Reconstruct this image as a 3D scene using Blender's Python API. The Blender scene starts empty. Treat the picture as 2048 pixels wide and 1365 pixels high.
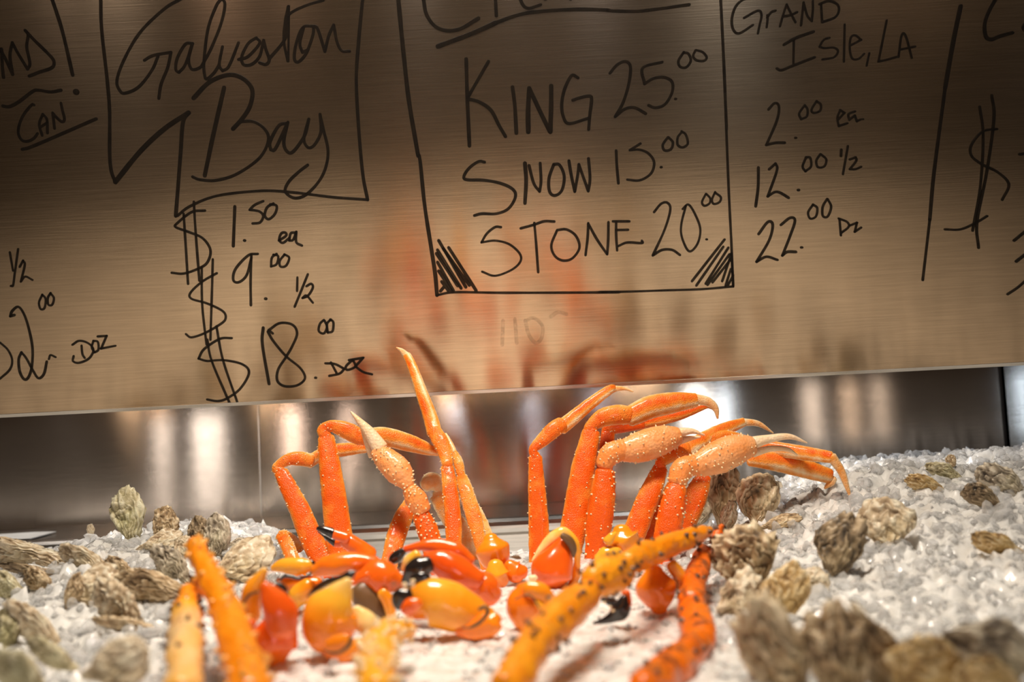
import bpy, bmesh, math, random
from mathutils import Vector, Matrix, noise

S = bpy.context.scene
COL = S.collection
random.seed(7)

# ------------------------------------------------------------------ camera
CZ = 1.20                                   # camera height above the shop floor
F_PX = 2048 * 35.0 / 36.0
PITCH, ROLL = math.radians(4.0), math.radians(-2.9)
cam_d = bpy.data.cameras.new('camera')
cam_d.lens, cam_d.sensor_width = 35.0, 36.0
cam_d.clip_start, cam_d.clip_end = 0.02, 50
cam_d.dof.use_dof = True
cam_d.dof.focus_distance = 0.92
cam_d.dof.aperture_fstop = 4.5
CAM = bpy.data.objects.new('camera', cam_d)
COL.objects.link(CAM)
CAM_ROT = Matrix.Rotation(math.radians(90) + PITCH, 3, 'X') @ Matrix.Rotation(ROLL, 3, 'Z')
CAM.matrix_world = Matrix.Translation((0, 0, CZ)) @ CAM_ROT.to_4x4()
S.camera = CAM

# ------------------------------------------------------------------ view, world, lights
S.view_settings.view_transform = 'Standard'
S.view_settings.look = 'None'
S.view_settings.gamma = 1.0
S.view_settings.use_curve_mapping = False
S.view_settings.exposure = 0.0
S.cycles.use_denoising = True
S.cycles.max_bounces = 7
S.cycles.transparent_max_bounces = 10
S.cycles.caustics_reflective = False
S.cycles.caustics_refractive = False
S.cycles.sample_clamp_indirect = 6.0
W = bpy.data.worlds.new('shop_ambient')
S.world = W
W.use_nodes = True
W.node_tree.nodes['Background'].inputs[0].default_value = (1.0, 0.80, 0.62, 1)
W.node_tree.nodes['Background'].inputs[1].default_value = 0.045

def area(name, loc, target, sx, sy, power, col, spread=180):
    d = bpy.data.lights.new(name, 'AREA')
    d.shape, d.size, d.size_y = 'RECTANGLE', sx, sy
    d.energy, d.color = power, col
    d.spread = math.radians(spread)
    o = bpy.data.objects.new(name, d)
    COL.objects.link(o)
    o.location = loc
    o.rotation_euler = (Vector(target) - Vector(loc)).to_track_quat('-Z', 'Y').to_euler()
    return o

# canopy lamp over the ice, in front of the sign
area('canopy_lamp', (-0.04, 0.50, CZ + 0.80), (-0.04, 0.74, CZ - 0.13), 0.38, 0.12, 4.6, (1.0, 0.89, 0.75), 98)
# small lamps behind the sign; the warm ones are added to brighten the ledge
def ledge_light(px, w, power, col):
    x = (px - 1024) / F_PX * 1.42
    area('ledge_light', (x, 1.18, CZ + 0.40), (x, 1.20, CZ - 0.13), w, 0.04, power, col)
ledge_light(1385, 0.10, 1.3, (0.96, 0.97, 1.0))
ledge_light(318, 0.03, 0.9, (1.0, 0.92, 0.84))
ledge_light(-60, 0.03, 0.9, (1.0, 0.93, 0.86))
ledge_light(820, 0.03, 0.9, (1.0, 0.93, 0.86))
# added lights behind the camera, placed to mirror as streaks in the back wall
def streak_light(px, half_px, power, col, z0=-0.2, z1=0.55):
    x = (px - 1024) / F_PX * 5.6
    w = half_px * 2 / F_PX * 5.6
    area('wall_streak_light', (x, -3.0, CZ + (z0 + z1) / 2), (x, 0, CZ + (z0 + z1) / 2), w, z1 - z0, power, col)
streak_light(1385, 20, 4.2, (0.92, 0.96, 1.0), -0.18, 0.60)
streak_light(1440, 6, 1.2, (0.70, 0.84, 1.0), -0.26, 0.50)
streak_light(1615, 7, 0.5, (1.0, 0.86, 0.74), -0.26, 0.30)
streak_light(1690, 5, 0.35, (1.0, 0.76, 0.56), -0.26, 0.30)
streak_light(1750, 5, 0.3, (1.0, 0.82, 0.66), -0.26, 0.30)
streak_light(318, 7, 0.55, (1.0, 0.90, 0.82), -0.26, 0.30)
streak_light(396, 6, 0.75, (1.0, 0.92, 0.85), -0.26, 0.30)
streak_light(426, 5, 0.6, (1.0, 0.92, 0.85), -0.26, 0.30)
streak_light(578, 10, 1.0, (1.0, 0.78, 0.66), -0.26, 0.25)
streak_light(690, 6, 0.5, (1.0, 0.78, 0.66), -0.26, 0.25)
streak_light(900, 10, 0.6, (0.80, 0.86, 1.0), -0.26, 0.25)
streak_light(1060, 8, 0.4, (0.75, 0.82, 1.0), -0.26, 0.30)
streak_light(1190, 18, 1.0, (0.75, 0.82, 1.0), -0.26, 0.30)
streak_light(2040, 12, 1.0, (0.62, 0.80, 1.0), -0.26, 0.30)

# ------------------------------------------------------------------ pixel helpers (design-time layout)
def ray(px, py):
    d = Vector(((px - 1024) / F_PX, -(py - 682.5) / F_PX, -1.0))
    return CAM_ROT @ d
def at(px, py, Y):
    d = ray(px, py)
    return Vector((0, 0, CZ)) + d * (Y / d.y)
CROPS = {'A': (0, 0, .2345), 'B': (200, 0, .3224), 'C': (0, 480, .2198), 'D': (320, 390, .3151),
         'E': (780, 0, .2344), 'F': (1180, 0, .2344), 'G': (840, 280, .2345), 'H': (1180, 260, .249),
         'I': (1440, 0, .2051), 'J': (1480, 180, .2783), 'K': (1820, 0, .4393), 'M': (760, 560, .3418),
         'N6': (500, 680, .3297), 'N7': (1000, 740, .3613), 'L1': (0, 960, .2967), 'L2': (320, 1020, .2528),
         'L3': (700, 1020, .2528), 'L4': (980, 1020, .2528), 'R8': (1348, 880, .3553), 'P': (0, 0, 1.0)}
def src(crop, x, y):
    o = CROPS[crop]
    return o[0] + x * o[2], o[1] + y * o[2]

# ------------------------------------------------------------------ object helpers
def smooth(me):
    for p in me.polygons: p.use_smooth = True
def link(name, verts, faces, mats, parent=None, attr=None, sm=True, midx=None, uv=None):
    me = bpy.data.meshes.new(name)
    me.from_pydata([tuple(v) for v in verts], [], faces)
    for m in (mats if isinstance(mats, (list, tuple)) else [mats]): me.materials.append(m)
    if midx: me.polygons.foreach_set('material_index', midx)
    if sm: smooth(me)
    if attr is not None:
        a = me.attributes.new('pig', 'FLOAT', 'POINT')
        a.data.foreach_set('value', attr)
    me.update()
    o = bpy.data.objects.new(name, me)
    COL.objects.link(o)
    if parent: o.parent = parent; o.matrix_parent_inverse = Matrix()
    return o
def thing(name, label, cat, loc=(0, 0, 0), group=None):
    o = bpy.data.objects.new(name, None)
    COL.objects.link(o)
    o.location = loc
    o['label'] = label; o['category'] = cat
    if group: o['group'] = group
    o.empty_display_size = 0.01
    return o
def tag(o, label, cat, group=None, kind=None):
    if label: o['label'] = label
    if cat: o['category'] = cat
    if group: o['group'] = group
    if kind: o['kind'] = kind
    return o
def box(name, lo, hi, mat, parent=None, bevel=0.0):
    bm = bmesh.new()
    bmesh.ops.create_cube(bm, size=1.0)
    for v in bm.verts:
        v.co = Vector([lo[i] + (v.co[i] + .5) * (hi[i] - lo[i]) for i in range(3)])
    if bevel:
        bmesh.ops.bevel(bm, geom=bm.edges[:], offset=bevel, segments=3, affect='EDGES', profile=.5)
    me = bpy.data.meshes.new(name)
    bm.to_mesh(me); bm.free()
    me.materials.append(mat)
    o = bpy.data.objects.new(name, me)
    COL.objects.link(o)
    if parent: o.parent = parent
    return o

# ------------------------------------------------------------------ materials
def new_mat(name):
    m = bpy.data.materials.new(name)
    m.use_nodes = True
    nt = m.node_tree
    return m, nt, nt.nodes['Principled BSDF']
def N(nt, t, **kw):
    n = nt.nodes.new(t)
    for k, v in kw.items():
        if hasattr(n, k): setattr(n, k, v)
        else: n.inputs[k.replace('_', ' ')].default_value = v
    return n
def ramp(nt, fac, stops):
    r = nt.nodes.new('ShaderNodeValToRGB')
    els = r.color_ramp.elements
    while len(els) < len(stops): els.new(0.5)
    for e, (p, c) in zip(els, stops):
        e.position = p; e.color = (*c, 1)
    nt.links.new(fac, r.inputs[0])
    return r
def noise_tex(nt, coord, scale, detail=4, rough=.55, mapscale=None):
    n = N(nt, 'ShaderNodeTexNoise')
    n.inputs['Scale'].default_value = scale
    n.inputs['Detail'].default_value = detail
    n.inputs['Roughness'].default_value = rough
    if mapscale:
        mp = N(nt, 'ShaderNodeMapping')
        mp.inputs['Scale'].default_value = mapscale
        nt.links.new(coord, mp.inputs[0]); coord = mp.outputs[0]
    nt.links.new(coord, n.inputs['Vector'])
    return n
def coord(nt):
    return nt.nodes.new('ShaderNodeTexCoord').outputs['Object']
def math_node(nt, op, a, b):
    n = nt.nodes.new('ShaderNodeMath'); n.operation = op
    for i, v in enumerate((a, b)):
        if hasattr(v, 'links'): nt.links.new(v, n.inputs[i])
        else: n.inputs[i].default_value = v
    return n.outputs[0]
def bump(nt, bs, height, strength, dist):
    b = nt.nodes.new('ShaderNodeBump')
    b.inputs['Strength'].default_value = strength
    b.inputs['Distance'].default_value = dist
    nt.links.new(height, b.inputs['Height'])
    nt.links.new(b.outputs[0], bs.inputs['Normal'])
    return b

def steel(name, col, rough, aniso, rot, grain=True, smudge=0.0):
    m, nt, b = new_mat(name)
    c = coord(nt)
    b.inputs['Metallic'].default_value = 1.0
    b.inputs['Anisotropic'].default_value = aniso
    b.inputs['Anisotropic Rotation'].default_value = rot
    tg = N(nt, 'ShaderNodeTangent', direction_type='UV_MAP')
    nt.links.new(tg.outputs[0], b.inputs['Tangent'])
    g = noise_tex(nt, c, 1.0, 3, .6, (18, 700, 700))          # long horizontal brush grain
    sm = noise_tex(nt, c, 7.0, 5, .6)
    r = ramp(nt, g.outputs[0], [(.25, [x * .76 for x in col]), (.75, col)])
    nt.links.new(r.outputs[0], b.inputs['Base Color'])
    rr = math_node(nt, 'MULTIPLY_ADD', sm.outputs[0], smudge)
    rr.node.inputs[2].default_value = rough - smudge * .5
    nt.links.new(rr, b.inputs['Roughness'])
    bump(nt, b, g.outputs[0], .08, .0004)
    return m
STEEL_SIGN = steel('brushed_sign_steel', (.72, .525, .345), .15, .87, 0.25, smudge=.04)
STEEL_WALL = steel('brushed_wall_steel', (.66, .575, .50), .125, 1.0, 0.25, smudge=.02)
STEEL_LEDGE = steel('ledge_steel', (.84, .79, .73), .25, .3, 0.0, smudge=.1)

def plain(name, col, rough=.5, metal=0.0, **kw):
    m, nt, b = new_mat(name)
    c = coord(nt)
    n = noise_tex(nt, c, 40, 4)
    r = ramp(nt, n.outputs[0], [(.3, [x * .85 for x in col]), (.7, col)])
    nt.links.new(r.outputs[0], b.inputs['Base Color'])
    b.inputs['Roughness'].default_value = rough
    b.inputs['Metallic'].default_value = metal
    return m
FLOOR_M = plain('dark_floor_tile', (.10, .075, .055), .5)
PAPER = plain('white_paper', (.85, .84, .80), .6)
DARK_STEEL = plain('dark_gap', (.03, .028, .027), .6)
BRACKET = plain('bracket_steel', (.5, .46, .42), .35, 1.0)

def ink(name, opacity):
    m, nt, b = new_mat(name)
    c = coord(nt)
    n = noise_tex(nt, c, 120, 3)
    r = ramp(nt, n.outputs[0], [(.3, (.006, .004, .0025)), (.7, (.014, .009, .005))])
    nt.links.new(r.outputs[0], b.inputs['Base Color'])
    b.inputs['Roughness'].default_value = .6
    b.inputs['Specular IOR Level'].default_value = .15
    n2 = noise_tex(nt, c, 300, 2)
    a = math_node(nt, 'MULTIPLY_ADD', n2.outputs[0], .3)
    a.node.inputs[2].default_value = opacity - .15
    nt.links.new(a, b.inputs['Alpha'])
    return m
INK = ink('marker_ink', .80)
INK_FAINT = ink('wiped_marker_ink', .11)

def shell(name, stops, rough, bump_scale, bump_str, spot=None, coat=0.2, sss=.08, pn=.5):
    m, nt, b = new_mat(name)
    c = coord(nt)
    at_ = N(nt, 'ShaderNodeAttribute', attribute_name='pig')
    n1 = noise_tex(nt, c, 55, 5, .6)
    f = math_node(nt, 'MULTIPLY_ADD', n1.outputs[0], pn)
    f.node.inputs[2].default_value = -pn / 2
    f = math_node(nt, 'ADD', f, at_.outputs['Fac'])
    r = ramp(nt, f, stops)
    colout = r.outputs[0]
    if spot:
        n2 = noise_tex(nt, c, spot[1], 4, .65)
        k = ramp(nt, n2.outputs[0], [(spot[2], (0, 0, 0)), (spot[2] + .08, (1, 1, 1))])
        mx = N(nt, 'ShaderNodeMix', data_type='RGBA')
        nt.links.new(k.outputs[0], mx.inputs[0])
        nt.links.new(colout, mx.inputs[6])
        mx.inputs[7].default_value = (*spot[0], 1)
        colout = mx.outputs[2]
    nt.links.new(colout, b.inputs['Base Color'])
    b.inputs['Roughness'].default_value = rough
    b.inputs['Coat Weight'].default_value = coat
    b.inputs['Specular IOR Level'].default_value = .3
    b.inputs['Coat Roughness'].default_value = .12
    b.inputs['Subsurface Weight'].default_value = sss
    b.inputs['Subsurface Radius'].default_value = (.006, .003, .001)
    b.inputs['Subsurface Scale'].default_value = 1.0
    if bump_str:
        v = N(nt, 'ShaderNodeTexVoronoi')
        v.inputs['Scale'].default_value = bump_scale
        nt.links.new(c, v.inputs['Vector'])
        inv = math_node(nt, 'SUBTRACT', 1.0, v.outputs['Distance'])
        bump(nt, b, inv, bump_str, .0012)
    return m
SNOW = shell('snow_crab_shell', [(0, (.74, .065, .001)), (.45, (.87, .115, .002)), (.72, (.94, .33, .04)), (1, (.95, .74, .45))],
             .40, 900, .4, coat=.2, pn=.85)
SNOW_CLAW = shell('snow_crab_claw_shell', [(0, (.84, .17, .02)), (.42, (.90, .30, .075)), (.75, (.93, .56, .28)), (1, (.94, .80, .60))],
                  .36, 420, .4, coat=.3)
KING = shell('king_crab_shell', [(0, (.74, .10, .002)), (.4, (.90, .25, .003)), (.75, (.94, .42, .02)), (1, (.94, .62, .30))],
             .36, 260, .55, spot=((.40, .10, .012), 70, .63), coat=.35)
KING_DEEP = shell('deep_king_crab_shell', [(0, (.60, .07, .002)), (.4, (.86, .17, .003)), (.75, (.90, .32, .012)), (1, (.92, .56, .2))],
             .36, 260, .6, spot=((.30, .06, .008), 90, .53), coat=.35, pn=.9)
STONE = shell('stone_crab_shell', [(0, (.78, .075, .006)), (.3, (.90, .15, .008)), (.6, (.89, .29, .010)), (.85, (.91, .47, .04)), (1, (.94, .74, .36))],
              .20, 900, .06, spot=((.42, .13, .02), 45, .66), coat=.7, sss=.05, pn=.35)
BLACK_TIP = plain('black_claw_tip', (.018, .012, .010), .18)
BLACK_TIP.node_tree.nodes['Principled BSDF'].inputs['Coat Weight'].default_value = .6
BROWN_GAP = plain('brown_membrane', (.16, .08, .03), .4)
SPINE = plain('dark_spine', (.10, .035, .010), .4)
ORANGE_SPINE = plain('orange_spine', (.93, .42, .07), .4)
PALE_SPINE = plain('pale_spine', (.93, .70, .40), .4)

def oyster_mat(name, dark, mid, light, green):
    m, nt, b = new_mat(name)
    c = coord(nt)
    at_ = N(nt, 'ShaderNodeAttribute', attribute_name='pig')
    n1 = noise_tex(nt, c, 70, 8, .7)
    f = math_node(nt, 'MULTIPLY_ADD', n1.outputs[0], 1.1)
    f.node.inputs[2].default_value = -.55
    f = math_node(nt, 'ADD', f, at_.outputs['Fac'])
    r = ramp(nt, f, [(.12, dark), (.42, mid), (.72, light), (1, [min(1, x * 1.15) for x in light])])
    n2 = noise_tex(nt, c, 22, 4, .6)
    k = ramp(nt, n2.outputs[0], [(.50, (0, 0, 0)), (.72, (.7, .7, .7))])
    mx = N(nt, 'ShaderNodeMix', data_type='RGBA')
    nt.links.new(k.outputs[0], mx.inputs[0]); nt.links.new(r.outputs[0], mx.inputs[6])
    mx.inputs[7].default_value = (*green, 1)
    nt.links.new(mx.outputs[2], b.inputs['Base Color'])
    b.inputs['Roughness'].default_value = .42
    b.inputs['Coat Weight'].default_value = .25
    b.inputs['Coat Roughness'].default_value = .2
    n3 = noise_tex(nt, c, 260, 6, .7)
    bump(nt, b, n3.outputs[0], .8, .002)
    return m
OY = [oyster_mat('pale_oyster_shell', (.26, .16, .08), (.68, .52, .33), (.92, .81, .62), (.55, .44, .22)),
      oyster_mat('brown_oyster_shell', (.10, .055, .022), (.48, .32, .165), (.85, .68, .45), (.38, .27, .11)),
      oyster_mat('grey_oyster_shell', (.13, .095, .065), (.50, .41, .29), (.84, .74, .58), (.42, .37, .20)),
      oyster_mat('golden_oyster_shell', (.20, .10, .03), (.64, .41, .15), (.92, .74, .45), (.60, .42, .12)),
      oyster_mat('green_oyster_shell', (.18, .14, .06), (.60, .51, .29), (.92, .84, .60), (.46, .45, .18)),
      oyster_mat('dark_oyster_shell', (.045, .03, .016), (.24, .16, .08), (.56, .42, .26), (.20, .15, .06))]

def ice_mat(name, clear):
    m, nt, b = new_mat(name)
    c = coord(nt)
    n = noise_tex(nt, c, 45, 6, .65)
    r = ramp(nt, n.outputs[0], [(.32, (.68, .645, .60)), (.62, (.82, .80, .765))])
    nt.links.new(r.outputs[0], b.inputs['Base Color'])
    b.inputs['Roughness'].default_value = .10 if clear else .22
    b.inputs['IOR'].default_value = 1.31
    b.inputs['Specular IOR Level'].default_value = .9
    b.inputs['Coat Weight'].default_value = .5
    b.inputs['Coat Roughness'].default_value = .05
    b.inputs['Subsurface Weight'].default_value = .7
    b.inputs['Subsurface Radius'].default_value = (.014, .014, .014)
    b.inputs['Subsurface Scale'].default_value = 1.0
    n2 = noise_tex(nt, c, 260, 3, .6)
    bump(nt, b, n2.outputs[0], .35, .0012)
    if clear:
        tr = nt.nodes.new('ShaderNodeBsdfTransparent')
        tr.inputs[0].default_value = (.97, .98, 1, 1)
        lw = nt.nodes.new('ShaderNodeLayerWeight'); lw.inputs[0].default_value = .35
        f = math_node(nt, 'MULTIPLY_ADD', lw.outputs['Facing'], .55)
        f.node.inputs[2].default_value = 1 - clear
        mx = nt.nodes.new('ShaderNodeMixShader')
        nt.links.new(f, mx.inputs[0]); nt.links.new(tr.outputs[0], mx.inputs[1]); nt.links.new(b.outputs[0], mx.inputs[2])
        nt.links.new(mx.outputs[0], nt.nodes['Material Output'].inputs['Surface'])
    return m
ICE_BED = ice_mat('packed_ice', 0)
ICE_CLEAR = ice_mat('clear_ice', .72)

# ------------------------------------------------------------------ curves and sweeps
def catmull(pts, sub):
    """pts: list of equal-length float lists -> resampled list"""
    n = len(pts)
    if n == 2:
        return [[a + (b - a) * i / sub for a, b in zip(*pts)] for i in range(sub + 1)]
    out = []
    for i in range(n - 1):
        p0 = pts[i - 1] if i else [2 * a - b for a, b in zip(pts[0], pts[1])]
        p1, p2 = pts[i], pts[i + 1]
        p3 = pts[i + 2] if i + 2 < n else [2 * a - b for a, b in zip(pts[-1], pts[-2])]
        for k in range(sub):
            t = k / sub
            out.append([.5 * (2 * b + (c - a) * t + (2 * a - 5 * b + 4 * c - d) * t * t + (3 * b - a - 3 * c + d) * t ** 3)
                        for a, b, c, d in zip(p0, p1, p2, p3)])
    out.append(list(pts[-1]))
    return out

def sweep(name, pts, mat, parent=None, flat=.7, nseg=22, sub=8, amp=0.0, freq=200, edge=0.0, cap=(.6, .6),
          spines=None, ridge=0.0, stripe=0.0, expo=1.0, label=None):
    """pts: (Vector, radius, pigment). Elliptical sweep: wide across the view, flat*radius deep."""
    P = catmull([[*p[0], p[1], p[2]] for p in pts], sub)
    C = [Vector(p[:3]) for p in P]
    n = len(C)
    rings = []
    eye = Vector((0, 0, CZ))
    def frame(i):
        T = (C[min(i + 1, n - 1)] - C[max(i - 1, 0)]).normalized()
        V = (C[i] - eye).normalized()
        A = T.cross(V)
        A = A.normalized() if A.length > 1e-6 else T.orthogonal().normalized()
        return T, A, A.cross(T).normalized()
    stations = []
    T, A, B = frame(0)
    for k in (3, 2, 1):
        ph = k / 3 * math.pi / 2
        stations.append((C[0] - T * P[0][3] * cap[0] * math.sin(ph), max(math.cos(ph), .03), 0))
    for i in range(n): stations.append((C[i], 1.0, i))
    T, A, B = frame(n - 1)
    for k in (1, 2, 3):
        ph = k / 3 * math.pi / 2
        stations.append((C[-1] + T * P[-1][3] * cap[1] * math.sin(ph), max(math.cos(ph), .03), n - 1))
    verts, faces, pig, surf = [], [], [], []
    for c, s, i in stations:
        T, A, B = frame(i)
        r, g = max(P[i][3], .0002) * s, P[i][4]
        for j in range(nseg):
            th = 2 * math.pi * j / nseg
            ca, sa = math.cos(th), math.sin(th)
            q = 1 + ridge * (math.cos(4 * th) * .5)
            ex = (abs(ca) ** expo) * (1 if ca > 0 else -1); ey = (abs(sa) ** expo) * (1 if sa > 0 else -1)
            nrm = (A * ca + B * sa)
            v = c + A * (ex * r * q) + B * (ey * r * q * flat)
            if amp: v = v + nrm * amp * s * (noise.noise(v * freq) + .5 * noise.noise(v * freq * 2.3))
            verts.append(v)
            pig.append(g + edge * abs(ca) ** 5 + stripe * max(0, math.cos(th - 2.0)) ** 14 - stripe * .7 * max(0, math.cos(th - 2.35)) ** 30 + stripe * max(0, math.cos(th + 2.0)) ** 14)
            if s == 1.0: surf.append((v, nrm, j))
    m = len(stations)
    for i in range(m - 1):
        for j in range(nseg):
            a, b = i * nseg + j, i * nseg + (j + 1) % nseg
            faces.append((a, b, b + nseg, a + nseg))
    faces.append(tuple(range(nseg - 1, -1, -1)))
    faces.append(tuple(range((m - 1) * nseg, m * nseg)))
    midx = [0] * len(faces)
    mats = [mat]
    if spines:
        cnt, ln, rad, smat = spines[:4]
        mats.append(smat)
        rnd = random.Random(hash(name) % 1000 + len(verts))
        rnd = random.Random(len(verts) * 13 + int(abs(verts[0][0]) * 1e5))
        chosen = []
        for _ in range(cnt * 6):
            v, nn, j = rnd.choice(surf)
            if any((v - o).length < ln * 1.6 for o in chosen): continue
            chosen.append(v)
            l, rr = ln * rnd.uniform(.6, 1.2), rad * rnd.uniform(.7, 1.15)
            u = nn.orthogonal().normalized(); w = nn.cross(u)
            b0 = len(verts)
            for k in range(7):
                th = 2 * math.pi * k / 7
                verts.append(v - nn * rr * .4 + (u * math.cos(th) + w * math.sin(th)) * rr); pig.append(.8)
            for k in range(7):
                th = 2 * math.pi * k / 7
                verts.append(v + nn * l * .55 + (u * math.cos(th) + w * math.sin(th)) * rr * .6); pig.append(.8)
            verts.append(v + nn * l); pig.append(.9)
            for k in range(7):
                k2 = (k + 1) % 7
                faces.append((b0 + k, b0 + k2, b0 + 7 + k2, b0 + 7 + k)); midx.append(1)
                faces.append((b0 + 7 + k, b0 + 7 + k2, b0 + 14)); midx.append(1)
            if len(chosen) >= cnt: break
    base = parent.location if parent and parent.type == 'EMPTY' else Vector()
    off = world_off(parent)
    o = link(name, [v - off for v in verts], faces, mats, parent, pig, True, midx)
    if label: o['label'] = label
    return o
def world_off(p):
    v = Vector()
    while p:
        v = v + p.location; p = p.parent
    return v
def pts(crop, lst, Y0, Y1=None, g=.5):
    """crop-pixel points (x, y, half width[, pigment]) with depth running from Y0 to Y1"""
    Y1 = Y0 if Y1 is None else Y1
    out = []
    for i, q in enumerate(lst):
        Y = Y0 + (Y1 - Y0) * i / max(1, len(lst) - 1)
        px, py = src(crop, q[0], q[1])
        out.append((at(px, py, Y), q[2] * CROPS[crop][2] * Y / F_PX, q[3] if len(q) > 3 else g))
    return out
# ------------------------------------------------------------------ setting
def quad_uv(me, ux, uy):
    uvl = me.uv_layers.new(name='UVMap')
    for l in me.loops:
        co = me.vertices[l.vertex_index].co
        uvl.data[l.index].uv = (co.dot(ux), co.dot(uy))
def struct(o):
    o['kind'] = 'structure'
    return o
XA, ZA = Vector((1, 0, 0)), Vector((0, 0, 1))
fl = struct(box('floor', (-3.5, -3.2, -.04), (3.5, 1.6, 0), FLOOR_M))
WALL_Y = 1.30
wb = struct(box('wall_back', (-1.6, WALL_Y, 0), (0.631, WALL_Y + .02, 2.6), STEEL_WALL))
quad_uv(wb.data, XA, ZA)
wb2 = struct(box('wall_corner', (0.637, WALL_Y - .004, 0), (1.6, WALL_Y + .016, 2.6), STEEL_WALL))
quad_uv(wb2.data, XA, ZA)
struct(box('trim_1', (0.629, WALL_Y + .004, 0), (0.639, WALL_Y + .012, 2.6), DARK_STEEL))
sx = at(521, 960, WALL_Y).x
sb = struct(box('trim_2', (sx - .0008, WALL_Y - .0012, 1.0), (sx + .0008, WALL_Y + .001, 2.6), STEEL_LEDGE))
quad_uv(sb.data, XA, ZA)

# display counter: body, ice tray and the steel back ledge with its rolled lip
LEDGE_Z = CZ - 0.121
ctr = thing('display_counter', 'steel seafood display counter with a rolled ledge behind the ice', 'counter', (0, .7, 0))
def child_box(name, lo, hi, mat, bevel=.002):
    off = Vector((0, .7, 0))
    o = box(name, Vector(lo) - off, Vector(hi) - off, mat, ctr, bevel)
    quad_uv(o.data, XA, ZA + Vector((0, 1, 0)))
    return o
child_box('counter_body', (-1.3, .16, .0), (1.3, 1.290, .98), STEEL_LEDGE, .004)
child_box('tray_floor', (-1.28, .2, .98), (1.28, 1.13, .99), STEEL_LEDGE, .002)
child_box('front_lip', (-1.3, .16, .98), (1.3, .18, CZ - .14), STEEL_LEDGE, .004)
child_box('back_ledge', (-1.3, 1.128, LEDGE_Z - .004), (1.3, 1.2945, LEDGE_Z), STEEL_LEDGE, .001)
child_box('ledge_lip', (-1.3, 1.104, LEDGE_Z - .016), (1.3, 1.134, LEDGE_Z + .004), STEEL_LEDGE, .0085)
child_box('ledge_face', (-1.3, 1.118, .98), (1.3, 1.126, LEDGE_Z - .010), STEEL_LEDGE, .001)

# white sheets lying on the ledge
def sheet(corners, label):
    P3 = []
    for px, py in corners:
        d = ray(px, py); P3.append(Vector((0, 0, CZ)) + d * ((LEDGE_Z + .003 - CZ) / d.z))
    P3 = [Vector((p.x, min(max(p.y, 1.10), 1.29), LEDGE_Z + .0012 + .004 * i)) for i, p in enumerate(P3)]
    P3 = [Vector((p.x, p.y, LEDGE_Z + (.0046 if p.y < 1.135 else .0015))) for p in P3]
    v = P3 + [p + Vector((0, 0, .0012)) for p in P3]
    n = len(P3)
    f = [tuple(range(n))[::-1], tuple(range(n, 2 * n))] + [(i, (i + 1) % n, n + (i + 1) % n, n + i) for i in range(n)]
    o = link('paper_sheet', v, f, PAPER, sm=False)
    return tag(o, label, 'paper', 'white sheets on the back ledge')
sheet([(-60, 1083), (60, 1077), (112, 1063), (70, 1064), (-60, 1072)], 'white sheet on the ledge at the far left, behind the long oyster')
sheet([(430, 1064), (482, 1058), (520, 1049), (470, 1051), (425, 1054)], 'white pointed sheet on the ledge behind the grey pair of oysters')

# ------------------------------------------------------------------ steel price sign (tilted forward)
TILT = math.radians(20)
SB = at(1024, 780, 1.0)                                   # a point on its lower edge
SU = Vector((0, -math.sin(TILT), math.cos(TILT)))         # up along the sign
SN = Vector((0, -math.cos(TILT), -math.sin(TILT)))        # faces the shopper, slightly down
def on_sign(px, py):
    d = ray(px, py)
    o = Vector((0, 0, CZ))
    t = (SB - o).dot(SN) / d.dot(SN)
    return o + d * t
sign = thing('price_sign', 'steel sheet sign with handwritten black marker prices above the ice', 'sign', (0, SB.y, SB.z))
SOFF = Vector((0, SB.y, SB.z))
eL, eR = on_sign(0, 833.5), on_sign(2048, 728.5)
slope = (eR.z - eL.z) / (eR.x - eL.x)
W2, HT = .95, .62
e0 = Vector((-W2, 0, 0)) + SU * ((-W2 - eL.x) * slope + (eL.z - SB.z) / SU.z)
e1 = Vector((W2, 0, 0)) + SU * ((W2 - eL.x) * slope + (eL.z - SB.z) / SU.z)
sv = []
for dn in (0, -.0022):
    sv += [e0 + SN * dn, e1 + SN * dn, e1 + SU * HT + SN * dn, e0 + SU * HT + SN * dn]
sf = [(0, 1, 2, 3), (7, 6, 5, 4), (0, 4, 5, 1), (1, 5, 6, 2), (2, 6, 7, 3), (3, 7, 4, 0)]
sheet_o = link('sign_sheet', sv, sf, STEEL_SIGN, sign, sm=False)
quad_uv(sheet_o.data, XA, SU)
hem = link('lower_hem', [p + q for p in (e0, e1) for q in (SN * .0006, SN * .0006 + SU * .0022, -SN * .003 + SU * .0022, -SN * .003 - SU * .0012, SN * .0006 - SU * .0012)],
           [(0, 1, 6, 5), (1, 2, 7, 6), (2, 3, 8, 7), (3, 4, 9, 8), (4, 0, 5, 9), (4, 3, 2, 1, 0), (5, 6, 7, 8, 9)], STEEL_LEDGE, sign, sm=False)
quad_uv(hem.data, XA, SU)
for bx in (-.8, .8):                                     # hangers above the frame
    hp = Vector((bx, 0, 0)) + SU * (HT - .02)
    link('hanger', [hp + Vector((dx, dy, 0)) for dx in (-.008, .008) for dy in (-.006, .006)] +
         [Vector((hp.x + dx, hp.y + dy, 2.6 - SOFF.z)) for dx in (-.008, .008) for dy in (-.006, .006)],
         [(0, 1, 3, 2), (4, 6, 7, 5), (0, 4, 5, 1), (1, 5, 7, 3), (3, 7, 6, 2), (2, 6, 4, 0)], BRACKET, sign, sm=False)

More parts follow.
